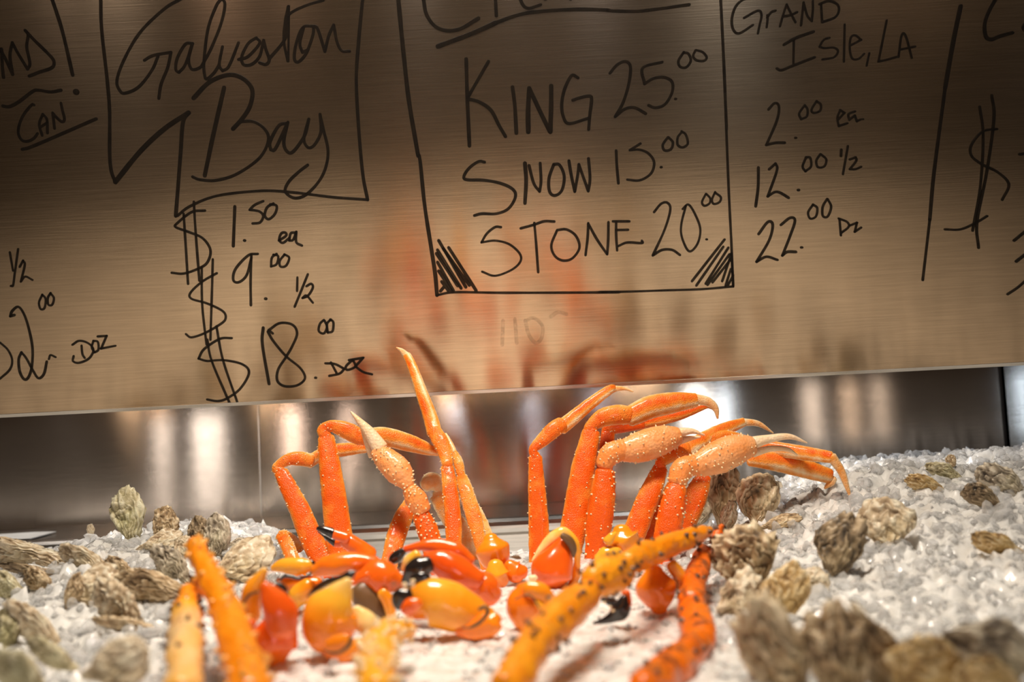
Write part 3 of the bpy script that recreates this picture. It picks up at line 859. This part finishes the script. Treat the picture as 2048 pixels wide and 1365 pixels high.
# right bank
O('tall dark oyster with a pointed tip standing under the orange claw arms', 'R8', 275, 315, 165, 80, 86, OY[1], 31, lean=-.2, frill=.9)
O('upright lumpy brown oyster right of the tall pointed one', 'R8', 470, 340, 138, 100, 86, OY[1], 32, lean=.2, thick=.6, dark=-.1)
O('small grey oyster tip behind the upright lumpy brown one', 'R8', 572, 278, 42, 32, 100, OY[2], 33)
O('small grey oyster in the shade between the crab legs and the tall pointed oyster', 'R8', 130, 410, 95, 62, 80, OY[2], 34)
O('thin pale oyster standing on edge behind the meeting tips of the king crab legs', 'R8', 305, 450, 90, 38, 80, OY[0], 35)
O('small flat oyster on the ice in front of the upright lumpy brown one', 'R8', 600, 465, 95, 40, 15, OY[1], 36, lean=.8)
O('large frilled grey-brown oyster right of the king crab leg tips', 'R8', 410, 690, 165, 140, 110, OY[1], 37, lean=.35, frill=2.0, open_=.15)
O('lumpy pinkish-white oyster below the large frilled one', 'R8', 380, 895, 125, 110, 40, OY[0], 38, frill=1.8)
O('narrow tan oyster between the pinkish-white and the golden one', 'R8', 545, 910, 110, 50, 95, OY[3], 39)
O('golden brown oyster standing upright in the right bank', 'R8', 650, 870, 140, 85, 78, OY[3], 40, lean=.2)
O('small pinkish oyster leaning on the right side of the golden one', 'R8', 775, 800, 85, 65, 30, OY[0], 41)
O('dark shaggy oyster with a forked tip standing in the middle of the right bank', 'R8', 930, 620, 165, 105, 75, OY[5], 42, frill=1.2)
O('spotted pale fan-shaped oyster half sunk in the ice of the right bank', 'R8', 1200, 490, 130, 120, 100, OY[0], 43, lean=.4)
O('olive-yellow shell edge rising from the ice near the top of the right mound', 'R8', 1410, 250, 95, 45, 165, OY[3], 44, lean=.6)
O('greenish oyster at the crest of the right ice mound', 'R8', 1520, 175, 85, 42, 160, OY[4], 45, lean=.6)
O('small brown tip poking from the very top of the right ice mound', 'R8', 1562, 125, 34, 22, 110, OY[1], 46)
O('brown oyster with a grey back near the right edge of the mound', 'R8', 1850, 240, 130, 75, 150, OY[2], 47, lean=.5)
O('dark brown oyster lying under the brown one near the right edge', 'R8', 1740, 325, 100, 58, 155, OY[5], 48, lean=.6)
O('tan oyster almost buried in the ice at the far right', 'R8', 1825, 590, 130, 62, 160, OY[3], 49, lean=.7)
O('big blurred oyster at the left end of the front row on the right', 'R8', 590, 1270, 300, 150, 112, OY[1], 50, depth=.475, dark=-.08, lean=.6, frill=2.2)
O('dark tall blurred oyster, second from left in the front row', 'R8', 930, 1270, 270, 128, 98, OY[1], 51, depth=.46, dark=.06, lean=.5, frill=2.2)
O('slanting dark blurred oyster, third from left in the front row', 'R8', 1190, 1260, 290, 115, 128, OY[1], 52, depth=.465, dark=-.02, lean=.6, frill=2.0)
O('pale olive blurred oyster, fourth from left in the front row', 'R8', 1470, 1310, 220, 170, 160, OY[3], 53, depth=.45, lean=.4)
O('large grey-brown blurred oyster in the bottom right corner', 'R8', 1850, 1225, 260, 165, 160, OY[2], 54, depth=.47, dark=.08)
O('yellowish blurred oyster at the bottom edge in the right corner', 'R8', 1780, 1340, 150, 110, 170, OY[3], 55, depth=.43)
# ------------------------------------------------------------------ snow crab legs and claw arms
def planted(P):
    """push the lower end down into the ice"""
    d = (P[0][0] - P[1][0]).normalized()
    z = ice_base(P[0][0].x, P[0][0].y) - .012
    k = max(.004, min(.05, (P[0][0].z - z) / max(.35, -d.z)))
    return [(P[0][0] + d * k, P[0][1], P[0][2])] + P
def snow_leg(label, crop, merus=None, carpus=None, propodus=None, dactyl=None, Y=(.9, .9), Yp=None, group='snow crab legs', mat=None, g=.45):
    Yp = Yp or (Y[1], Y[1])
    base = pts(crop, merus, Y[0], Y[1])[0][0]
    root = thing('snow_crab_limb', label, 'crab leg', base, group)
    m = mat or SNOW
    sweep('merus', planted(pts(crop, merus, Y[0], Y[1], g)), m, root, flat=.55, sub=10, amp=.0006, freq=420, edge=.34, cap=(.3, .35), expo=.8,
          spines=(60, .0011, .0008, PALE_SPINE))
    if carpus:
        cp = pts(crop, carpus, Y[1], Yp[0], g + .08)
        e = pts(crop, merus, Y[0], Y[1], g)[-1]
        cp = [(e[0], e[1] * .78, g), (cp[0][0], max(cp[0][1], e[1] * .66), cp[0][2])] + cp[1:]
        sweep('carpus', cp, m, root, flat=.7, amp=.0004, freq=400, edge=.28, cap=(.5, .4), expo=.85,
              spines=(26, .0009, .0007, PALE_SPINE))
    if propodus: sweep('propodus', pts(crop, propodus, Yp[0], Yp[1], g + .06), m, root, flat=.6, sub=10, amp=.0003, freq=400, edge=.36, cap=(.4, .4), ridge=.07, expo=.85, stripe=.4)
    if dactyl: sweep('dactyl', pts(crop, dactyl, Yp[1], Yp[1], g + .35), m, root, flat=.7, edge=.2, cap=(.5, .5))
    return root

snow_leg('leftmost snow crab leg, its knee folded back to the right', 'N6',
    [(440, 1340, 66), (370, 1200, 68), (300, 1030, 62), (235, 900, 52), (188, 805, 42)],
    [(160, 775, 24), (230, 728, 36), (300, 722, 44), (375, 735, 40)], [(350, 748, 36), (440, 695, 38), (560, 668, 40), (740, 655, 26)], Y=(.88, .90), Yp=(.91, .94))
snow_leg('thick snow crab leg second from left, folded to the right at the top', 'N6',
    [(560, 1310, 84), (535, 1150, 80), (503, 900, 72), (478, 720, 62), (462, 595, 50)],
    [(440, 548, 30), (500, 525, 38), (590, 552, 52), (660, 590, 50), (700, 612, 34)], [(690, 590, 40), (800, 585, 54), (950, 622, 52), (1080, 665, 36), (1150, 690, 16)],
    [(1145, 688, 14), (1190, 715, 9), (1230, 745, 3)], Y=(.88, .90), Yp=(.905, .93))
snow_leg('short broken snow crab leg stub at the far left of the crab pile', 'N6', [(265, 1350, 42), (222, 1240, 40), (188, 1185, 36)], [(215, 1180, 22), (265, 1220, 30), (305, 1270, 30)], Y=(.87, .89), Yp=(.91, .91), g=.6)
snow_leg('short snow crab leg piece leaning right under the left claw arm', 'N6', [(850, 1340, 52), (885, 1200, 58), (930, 1080, 56), (975, 990, 42)], Y=(.88, .92), g=.5)
snow_leg('tallest snow crab leg, pointing straight up in front of the sign', 'N6',
    [(1238, 1300, 46), (1232, 1100, 50), (1212, 900, 47), (1196, 770, 38)], [(1196, 748, 36), (1185, 695, 42), (1150, 610, 48), (1118, 555, 44)],
    [(1120, 565, 46), (1088, 450, 42), (1030, 290, 35), (980, 150, 28), (950, 92, 24)], [(945, 92, 22), (920, 66, 14), (888, 47, 4)], Y=(.87, .90), Yp=(.92, .955))
snow_leg('snow crab leg just right of the tallest one with a thin bent tip', 'N6', [(1405, 1260, 40), (1350, 1050, 48), (1302, 890, 42), (1280, 825, 30)],
    [(1278, 810, 28), (1262, 740, 30), (1235, 690, 26)], [(1240, 700, 24), (1210, 625, 18), (1185, 570, 8)], Y=(.885, .92), Yp=(.93, .94), g=.6)
snow_leg('thin spiny snow crab leg rightmost in the left crab group', 'N6', [(1455, 1230, 34), (1420, 1130, 32), (1385, 1050, 28), (1345, 970, 18)], Y=(.92, .96), g=.75)
snow_leg('cream snow crab leg with a rounded knee behind the tallest one', 'N6', [(1345, 1250, 55), (1250, 1120, 62), (1180, 1030, 52), (1130, 950, 40)],
    [(1165, 905, 40), (1105, 858, 55), (1055, 890, 38)], Y=(.93, .95), Yp=(.94, .94), g=.82)

snow_leg('slender snow crab leg standing straight in the middle, tip bent right', 'N7',
    [(220, 1030, 60), (214, 850, 56), (203, 650, 47), (196, 485, 38)], [(185, 440, 18), (235, 390, 38), (300, 330, 45), (345, 298, 40)],
    [(335, 322, 40), (400, 270, 38), (500, 188, 32), (600, 115, 26), (635, 102, 20)], [(630, 104, 18), (690, 105, 10), (738, 122, 3)], Y=(.89, .90), Yp=(.91, .93))
snow_leg('thick snow crab leg with the highest arched tip in the right group', 'N7',
    [(385, 980, 72), (420, 800, 72), (460, 550, 66), (505, 345, 50)], [(500, 318, 34), (565, 268, 50), (650, 250, 56), (718, 252, 50)],
    [(712, 262, 54), (830, 208, 62), (960, 182, 56), (1085, 168, 38)], [(1078, 162, 30), (1150, 177, 26), (1193, 215, 18), (1205, 270, 5)], Y=(.90, .92), Yp=(.925, .935))
snow_leg('snow crab leg hidden behind the highest arched one', 'N7', [(560, 700, 40), (585, 500, 44), (598, 345, 38)], [(600, 330, 34), (660, 318, 34), (790, 300, 30)],
    [(760, 302, 26), (860, 280, 34), (1000, 248, 28), (1150, 200, 12)], [(1145, 200, 12), (1180, 215, 9), (1200, 250, 4)], Y=(.93, .95), Yp=(.95, .96), g=.3)
snow_leg('snow crab leg between the two granular claw arms, tip bent right', 'N7',
    [(735, 930, 64), (800, 760, 62), (850, 640, 54), (888, 545, 40)], [(892, 512, 30), (950, 468, 44), (1035, 438, 44)],
    [(1045, 442, 44), (1130, 388, 44), (1250, 328, 36), (1350, 290, 25)], [(1345, 290, 22), (1430, 300, 16), (1512, 350, 4)], Y=(.89, .905), Yp=(.92, .95))
snow_leg('snow crab leg behind the lower right claw arm, tip reaching the ice', 'N7', [(995, 940, 46), (1055, 770, 66), (1100, 660, 58), (1130, 590, 40)],
    [(1070, 470, 34), (1150, 405, 55), (1250, 378, 44), (1340, 385, 28)], [(1330, 395, 36), (1480, 430, 40), (1700, 465, 38), (1832, 485, 32)],
    [(1835, 482, 28), (1888, 560, 22), (1918, 640, 15), (1936, 695, 7)], Y=(.92, .93), Yp=(.94, min(.98, ice_hit(1700, 992) - .012)))
snow_leg('lowest snow crab leg at the right, short tip tucked under', 'N7', [(790, 970, 44), (850, 850, 46), (905, 750, 42), (960, 640, 36)],
    None, [(1380, 495, 38), (1550, 512, 54), (1700, 552, 50), (1825, 590, 40)], [(1845, 600, 22), (1830, 625, 22), (1797, 658, 6)], Y=(.93, .93), Yp=(.915, min(.95, ice_hit(1649, 978) - .01)))

def claw_arm(label, crop, merus, carpus, palm, f1, f2, Y=(.88, .9), Yp=(.9, .9)):
    base = pts(crop, merus, Y[0], Y[1])[0][0]
    root = thing('snow_crab_claw_arm', label, 'crab claw', base, 'snow crab claw arms')
    sp = lambda n, k=1: (n, .0016 * k, .0010 * k, PALE_SPINE)
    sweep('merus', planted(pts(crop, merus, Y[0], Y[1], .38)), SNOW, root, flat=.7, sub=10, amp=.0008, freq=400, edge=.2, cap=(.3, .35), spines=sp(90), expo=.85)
    sweep('carpus', pts(crop, carpus, Y[1], Yp[0], .4), SNOW_CLAW, root, flat=.8, amp=.0006, freq=380, cap=(.5, .4), spines=sp(45))
    p = sweep('palm', pts(crop, palm, Yp[0], Yp[1], .5), SNOW_CLAW, root, flat=.75, sub=10, amp=.0006, freq=320, cap=(.45, .4), spines=sp(70))
    sweep('fixed_finger', pts(crop, f2, Yp[1] + .006, None, .85), SNOW_CLAW, root, flat=.8, cap=(.3, .4))
    sweep('movable_finger', pts(crop, f1, Yp[1], None, .85), SNOW_CLAW, root, flat=.8, cap=(.3, .4))
    return root
claw_arm('snow crab claw arm on the left with long pale fingers pointing up', 'N6',
    [(1105, 1250, 62), (1075, 1150, 62), (1035, 1060, 52)], [(1045, 1035, 56), (1005, 965, 66), (965, 905, 44)],
    [(962, 888, 40), (905, 805, 82), (825, 725, 72), (768, 672, 48)], [(790, 660, 50), (725, 565, 36), (662, 492, 19), (610, 436, 5)], [(748, 705, 30), (712, 620, 22), (680, 545, 10)],
    Y=(.87, .875), Yp=(.875, .885))
claw_arm('upper granular claw arm in the right group, fingers pointing right', 'N7',
    [(520, 1030, 50), (545, 880, 70), (568, 700, 70), (582, 565, 54)], [(572, 532, 44), (612, 468, 62), (690, 440, 58)],
    [(680, 452, 62), (780, 428, 86), (900, 388, 80), (985, 368, 52)], [(970, 352, 30), (1060, 340, 17), (1132, 362, 4)], [(980, 395, 26), (1060, 378, 14), (1110, 372, 5)], Y=(.875, .885), Yp=(.89, .90))
claw_arm('lower granular claw arm in the right group with wide open pale fingers', 'N7',
    [(915, 960, 72), (948, 800, 72), (970, 690, 60), (985, 640, 48)], [(980, 622, 52), (1010, 552, 62), (1085, 522, 56)],
    [(1085, 535, 62), (1200, 488, 90), (1310, 440, 84), (1395, 420, 56)], [(1375, 412, 40), (1480, 385, 25), (1600, 370, 16), (1700, 405, 4)], [(1400, 462, 24), (1500, 437, 17), (1590, 442, 13), (1645, 472, 4)], Y=(.86, .87), Yp=(.875, .885))

# ------------------------------------------------------------------ stone crab claws
def stone(label, base, group='stone crab claws', cat='crab claw', name='stone_crab_claw'):
    return thing(name, label, cat, base, group)
SUB, LAST = ('black_tip', 'joint_line', 'bite_line', 'bite_gap', 'dark_gap', 'thorn'), {}
def part(name, root, crop, lst, Y, mat=None, flat=.8, Y1=None, **kw):
    kw.setdefault('amp', .0011); kw.setdefault('freq', 55); kw.setdefault('cap', (.7, .7)); kw.setdefault('nseg', 28)
    if name in SUB: root = LAST.get(root.name, root)
    o = sweep(name, pts(crop, lst, Y, Y1), mat or STONE, root, flat=flat, **kw)
    if name not in SUB: LAST[root.name] = o
    return o
def nubs(root, crop, lst, Y, r=9):
    root = LAST.get(root.name, root)
    for x, y in lst:
        px, py = src(crop, x, y)
        c = at(px, py, Y); rr = r * CROPS[crop][2] * Y / F_PX
        sweep('tooth', [(c - Vector((rr, 0, 0)), rr * .8, .9), (c + Vector((rr * .4, 0, 0)), rr, .9), (c + Vector((rr, 0, 0)), rr * .5, .9)], PALE_SPINE, root, flat=1, nseg=10, sub=3)

# red claw at the left, finger up
Y = .565
r = stone('glossy red stone crab claw at the left, beside the long orange king crab leg', at(535, 1325, Y))
part('palm', r, 'L2', [(905, 1200, 90, .35), (900, 1080, 182, .2), (935, 950, 160, .15), (955, 850, 120, .1)], Y)
part('movable_finger', r, 'L2', [(975, 950, 110, .2), (950, 810, 125, .12), (880, 680, 85, .15), (825, 600, 38, .2)], Y - .012, flat=.7)
part('black_tip', r, 'L2', [(925, 585, 16), (970, 635, 32), (1005, 690, 18)], Y + .006, BLACK_TIP)
part('fixed_finger', r, 'L2', [(700, 940, 30, .2), (730, 890, 28, .25)], Y - .01, flat=.8)
part('arm', r, 'L2', [(830, 480, 22, .75), (755, 610, 72, .65), (720, 740, 85, .55), (720, 850, 80, .5)], Y + .03, flat=.7)
part('joint_line', r, 'L2', [(655, 755, 7), (700, 680, 9), (775, 650, 9)], Y + .012, BROWN_GAP)
# big yellow-orange claw in the middle left
Y = .575
r = stone('large yellow-topped orange stone crab claw with a round joint at its foot', at(680, 1318, Y))
part('palm', r, 'L2', [(1490, 570, 40, .9), (1415, 690, 128, .82), (1335, 840, 212, .6), (1365, 990, 198, .5), (1400, 1090, 120, .42)], Y, flat=.72)
part('black_tip', r, 'L2', [(1165, 690, 8), (1230, 630, 20), (1320, 575, 26), (1420, 542, 28), (1500, 515, 40), (1535, 495, 22)], Y + .012, BLACK_TIP, flat=.9)
part('joint', r, 'L2', [(1340, 1075, 52, .5), (1410, 1055, 62, .5), (1470, 1030, 48, .55)], Y - .030, flat=.5)
part('joint_line', r, 'L2', [(1275, 1090, 9), (1330, 1130, 12), (1420, 1125, 13), (1490, 1075, 12), (1515, 1010, 9)], Y - .031, BROWN_GAP)
part('carpus', r, 'L2', [(1340, 1120, 60, .4), (1470, 1135, 82, .45), (1580, 1080, 66, .6)], Y - .005, flat=.8)
part('arm', r, 'L2', [(1550, 790, 38, .95), (1620, 880, 88, .97), (1690, 965, 72, .9)], Y + .012, flat=.7)
# red claw lying behind it
Y = .67
r = stone('wide red-orange stone crab claw lying behind the yellow-topped one', at(690, 1190, Y))
part('palm', r, 'L2', [(1225, 485, 50, .42), (1330, 445, 82, .42), (1480, 430, 84, .38), (1640, 425, 70, .3), (1705, 415, 52, .25)], Y + .015, flat=.9)
part('carpus', r, 'L2', [(1570, 545, 55, .2), (1700, 525, 125, .22), (1800, 550, 125, .25), (1880, 575, 75, .3)], Y, flat=.8)
part('merus', r, 'L2', [(1590, 640, 85, .5), (1650, 720, 110, .55), (1730, 800, 100, .6), (1790, 870, 60, .6)], Y - .004, BROWN_GAP, flat=.6)
part('arm', r, 'L2', [(1760, 660, 45, .6), (1810, 740, 55, .6), (1830, 850, 40, .7)], Y - .01, flat=.7)
part('thorn', r, 'L2', [(1530, 590, 12, .15), (1570, 555, 22, .15), (1640, 520, 30, .2)], Y - .02)
# small pincer pointing up-left
Y = .78
r = stone('small red stone crab pincer with black tips pointing up left', at(715, 1112, Y))
part('palm', r, 'L2', [(1640, 370, 85, .3), (1560, 300, 74, .25), (1470, 240, 58, .2)], Y)
part('movable_finger', r, 'L2', [(1475, 225, 42, .2), (1420, 205, 40, .15), (1360, 185, 38, .15)], Y - .004)
part('black_tip', r, 'L2', [(1370, 190, 40), (1310, 165, 34), (1248, 150, 16)], Y - .004, BLACK_TIP)
part('fixed_finger', r, 'L2', [(1440, 260, 30, .2), (1390, 265, 26, .15)], Y + .004)
part('black_tip', r, 'L2', [(1385, 262, 24), (1330, 228, 22), (1250, 178, 9)], Y + .004, BLACK_TIP)
# small orange claw with black line
Y = .70
r = stone('small yellow-orange stone crab claw with a jagged black bite line', at(590, 1170, Y))
part('movable_finger', r, 'L2', [(895, 465, 28, .7), (985, 440, 58, .72), (1110, 445, 68, .75), (1180, 440, 48, .7)], Y)
part('black_tip', r, 'L2', [(1165, 415, 22), (1205, 420, 24), (1228, 440, 12)], Y, BLACK_TIP)
part('fixed_finger', r, 'L2', [(935, 560, 22, .4), (1040, 590, 58, .4), (1160, 590, 62, .4), (1250, 590, 50, .35)], Y + .002)
part('bite_line', r, 'L2', [(950, 555, 8), (990, 525, 10), (1040, 530, 8), (1090, 545, 9), (1150, 535, 8), (1195, 505, 8)], Y - .022, BLACK_TIP)
part('palm', r, 'L2', [(1040, 770, 55, .75), (1090, 690, 85, .72), (1180, 610, 75, .55)], Y - .01)
# red claw with big black fingers
Y = .665
r = stone('bright red stone crab claw with thick black fingers, upper one of the centre pair', at(900, 1210, Y))
part('movable_finger', r, 'L3', [(960, 400, 40, .25), (840, 330, 66, .18), (700, 290, 58, .15), (560, 285, 42, .15), (430, 315, 20, .1)], Y + .02, flat=.8)
part('black_tip', r, 'L3', [(430, 320, 22), (380, 360, 40), (340, 400, 36), (320, 425, 16)], Y + .02, BLACK_TIP)
part('palm', r, 'L3', [(600, 375, 42, .05), (720, 420, 100, .08), (860, 490, 120, .12), (1010, 560, 80, .15)], Y, flat=.8)
part('black_tip', r, 'L3', [(620, 430, 60), (560, 460, 85), (490, 505, 75), (430, 570, 30)], Y - .004, BLACK_TIP)
part('finger_base', r, 'L3', [(425, 470, 26, .95), (470, 410, 58, .9), (530, 365, 48, .8)], Y + .008, flat=.7)
part('carpus', r, 'L3', [(960, 590, 70, .2), (1050, 610, 120, .25), (1120, 690, 90, .25)], Y + .004)
# front centre yellow-orange claw
Y = .615
r = stone('big yellow-orange stone crab claw with a curled black tip, front of the centre pair', at(930, 1278, Y))
part('palm', r, 'L3', [(480, 800, 82, .28), (620, 730, 185, .68), (820, 780, 182, .68), (990, 830, 140, .6), (1090, 850, 90, .6)], Y, flat=.75)
part('thorn', r, 'L3', [(430, 800, 35, .1), (480, 760, 62, .12), (540, 740, 50, .3)], Y - .028)
part('black_tip', r, 'L3', [(450, 690, 70), (400, 690, 66), (375, 740, 44), (385, 785, 18)], Y - .010, BLACK_TIP)
part('black_tip', r, 'L3', [(610, 545, 40), (550, 540, 48), (495, 545, 30)], Y, BLACK_TIP)
part('bite_gap', r, 'L3', [(540, 640, 40), (480, 630, 45), (440, 650, 30)], Y + .008, BLACK_TIP)
nubs(r, 'L3', [(432, 590), (440, 622), (500, 565), (498, 600)], Y - .022, 15)
part('carpus', r, 'L3', [(860, 960, 42, .35), (980, 950, 90, .4), (1110, 900, 105, .45), (1150, 860, 60, .5)], Y - .006, flat=.8)
part('joint_line', r, 'L3', [(890, 940, 8), (960, 930, 11), (1040, 880, 13), (1090, 810, 13), (1070, 770, 9), (1020, 790, 8)], Y - .0335, BROWN_GAP)
# orange knuckled arm
Y = .79
r = stone('orange stone crab knuckles standing between the two crab leg groups', at(985, 1180, Y))
part('merus', r, 'L3', [(1110, 225, 55, .55), (1125, 300, 132, .5), (1150, 390, 115, .48)], Y + .01)
part('carpus', r, 'L3', [(1150, 440, 70, .72), (1160, 520, 100, .6), (1200, 580, 58, .4)], Y - .01)
part('palm', r, 'L3', [(1255, 440, 50, .35), (1310, 490, 85, .3), (1370, 490, 55, .3)], Y)
part('joint_line', r, 'L3', [(1265, 375, 8), (1320, 378, 20), (1350, 385, 8)], Y - .022, BROWN_GAP)
part('black_tip', r, 'L3', [(1205, 620, 14), (1210, 660, 18), (1205, 700, 12)], Y - .01, BLACK_TIP)
# round red claw with yellow finger
Y = .755
r = stone('round red stone crab claw hugged by a yellow finger with a dark gap', at(1105, 1180, Y))
part('palm', r, 'L4', [(470, 620, 80, .2), (485, 500, 172, .15), (540, 370, 125, .15), (585, 250, 42, .1)], Y)
part('movable_finger', r, 'L4', [(340, 405, 12, .98), (420, 300, 40, .95), (520, 205, 46, .9), (600, 185, 38, .85), (660, 250, 34, .8), (690, 340, 30, .7), (695, 450, 26, .6)], Y + .004, flat=.8)
part('dark_gap', r, 'L4', [(570, 205, 16), (625, 245, 34), (655, 310, 26), (660, 370, 12)], Y - .006, BROWN_GAP)
part('palm_side', r, 'L4', [(690, 400, 24, .5), (680, 520, 34, .5), (650, 600, 30, .45)], Y + .006)
nubs(r, 'L4', [(345, 540)], Y - .02, 26)
# brownish orange claw seen from below
Y = .63
r = stone('brownish orange stone crab claw seen from below, behind the spotted king crab leg', at(1060, 1268, Y))
part('palm', r, 'L4', [(320, 980, 40, .5), (285, 860, 115, .52), (265, 740, 135, .45), (290, 640, 85, .4)], Y, flat=.75)
part('fixed_finger', r, 'L4', [(300, 620, 60, .6), (390, 640, 72, .6), (470, 700, 55, .6), (520, 720, 22, .6)], Y - .006, flat=.7)
part('movable_finger', r, 'L4', [(370, 720, 25, .75), (420, 790, 34, .7), (450, 860, 26, .7)], Y - .008)
part('joint_line', r, 'L4', [(200, 710, 7), (270, 680, 9), (330, 690, 9), (390, 780, 9), (415, 860, 8)], Y - .032, BROWN_GAP)
# yellow-orange knuckle behind the king crab leg
Y = .79
r = stone('yellow-orange stone crab knuckle behind the knee of the spotted king crab leg', at(1225, 1130, Y))
part('merus', r, 'L4', [(1040, 165, 70, .6), (1050, 230, 130, .62), (1110, 300, 100, .5)], Y)
part('carpus', r, 'L4', [(870, 400, 60, .85), (930, 370, 80, .8), (1010, 370, 70, .75)], Y - .01)
part('finger_base', r, 'L4', [(930, 250, 40, .75), (965, 210, 34, .8), (990, 190, 20, .8)], Y - .012)
# orange palm at the right
Y = .655
r = stone('orange stone crab claw standing right of the spotted king crab leg', at(1318, 1225, Y))
part('palm', r, 'L4', [(1300, 490, 75, .5), (1310, 600, 160, .42), (1330, 710, 130, .35), (1345, 790, 55, .3)], Y, flat=.8)
part('movable_finger', r, 'L4', [(1440, 440, 50, .7), (1495, 520, 50, .7), (1500, 640, 34, .65), (1490, 700, 14, .6)], Y + .004)
part('joint_line', r, 'L4', [(1465, 540, 7), (1482, 610, 9), (1480, 700, 7)], Y - .014, BROWN_GAP)
# black fingertips on the ice
Y = .625
r = stone('black stone crab fingertips resting on the ice under the spotted king crab leg', at(1235, 1245, Y))
part('fixed_finger', r, 'L4', [(1075, 660, 40, .2), (1085, 740, 36, .15), (1080, 790, 22, .15)], Y + .004)
part('black_tip', r, 'L4', [(1060, 700, 36), (1030, 790, 78), (960, 850, 48), (880, 885, 24), (820, 900, 10)], Y, BLACK_TIP)
part('black_tip', r, 'L4', [(900, 710, 30), (960, 730, 45), (1010, 770, 40)], Y + .004, BLACK_TIP)
nubs(r, 'L4', [(905, 735), (950, 770), (975, 800)], Y - .016, 9)

# ------------------------------------------------------------------ king crab legs
def king(label, crop, segs, Ys, dark=True, spn=24, mat=None):
    base = pts(crop, segs[-1][1], Ys[-1][0], Ys[-1][1])[-1][0]
    root = thing('king_crab_limb', label, 'crab leg', base, 'king crab legs')
    for (nm, lst), (y0, y1) in zip(segs, Ys):
        sweep(nm, pts(crop, lst, y0, y1, .45), mat or KING, root, flat=.85, sub=9, amp=.0016, freq=90, cap=(.5, .5), nseg=26,
              spines=(spn, .0030, .0020, SPINE if dark else ORANGE_SPINE if dark is None else PALE_SPINE))
    return root
king('long orange king crab leg slanting up left, second from the left', 'L1',
     [('propodus', [(1308, 428, 52, .4), (1325, 470, 64, .4), (1370, 570, 72, .4), (1440, 720, 90, .42), (1515, 860, 96, .5)]),
      ('merus', [(1528, 880, 100, .5), (1560, 980, 108, .48), (1600, 1130, 124, .42), (1650, 1270, 138, .42), (1690, 1450, 145, .45)])],
     [(.62, .53), (.53, .44)], dark=None, spn=40)
king('pale peach king crab leg at the far left with an orange tip', 'L1',
     [('propodus', [(1330, 680, 30, .5), (1290, 760, 68, .45), (1255, 860, 86, .5)]),
      ('merus', [(1262, 880, 92, .75), (1250, 1000, 108, .9), (1245, 1150, 116, .9), (1232, 1430, 124, .88)]),
      ('carpus', [(1330, 890, 40, .65), (1360, 920, 34, .6)])], [(.60, .55), (.55, .44), (.55, .55)], spn=20)
king('short pale king crab leg end bristling with white bumps at the bottom edge', 'L3',
     [('propodus', [(480, 960, 48, .6), (420, 950, 72, .65), (350, 955, 84, .7)]),
      ('merus', [(310, 950, 95, .75), (240, 1060, 130, .75), (215, 1220, 145, .75), (210, 1430, 150, .75)])], [(.55, .54), (.535, .45)], dark=False, spn=70)
king('dark-spotted king crab leg crossing in front of the right stone crab claws', 'L4',
     [('propodus', [(1735, 168, 34, .45), (1600, 215, 72, .45), (1400, 292, 95, .42), (1210, 370, 104, .45), (1090, 425, 88, .5)]),
      ('carpus', [(1080, 470, 100, .55), (960, 510, 150, .6), (800, 570, 118, .6)]),
      ('merus', [(780, 650, 110, .5), (620, 790, 150, .48), (450, 960, 142, .5), (300, 1150, 140, .5), (140, 1430, 148, .5)])],
     [(.72, .60), (.595, .57), (.565, .43)], spn=26)
king('deep orange bent king crab leg at the right, lying along the ice', 'L4',
     [('dactyl', [(1835, 130, 24, .15), (1805, 195, 34, .15), (1770, 270, 30, .2)]),
      ('propodus', [(1700, 320, 60, .3), (1655, 440, 80, .28), (1615, 590, 96, .28), (1590, 730, 108, .3)]),
      ('carpus', [(1600, 770, 112, .35), (1630, 900, 132, .35), (1665, 1040, 118, .35)]),
      ('merus', [(1655, 1060, 120, .32), (1520, 1200, 148, .32), (1370, 1330, 160, .34), (1220, 1460, 155, .36)])],
     [(.73, .72), (.72, .62), (.615, .55), (.545, .45)], spn=13, mat=KING_DEEP)
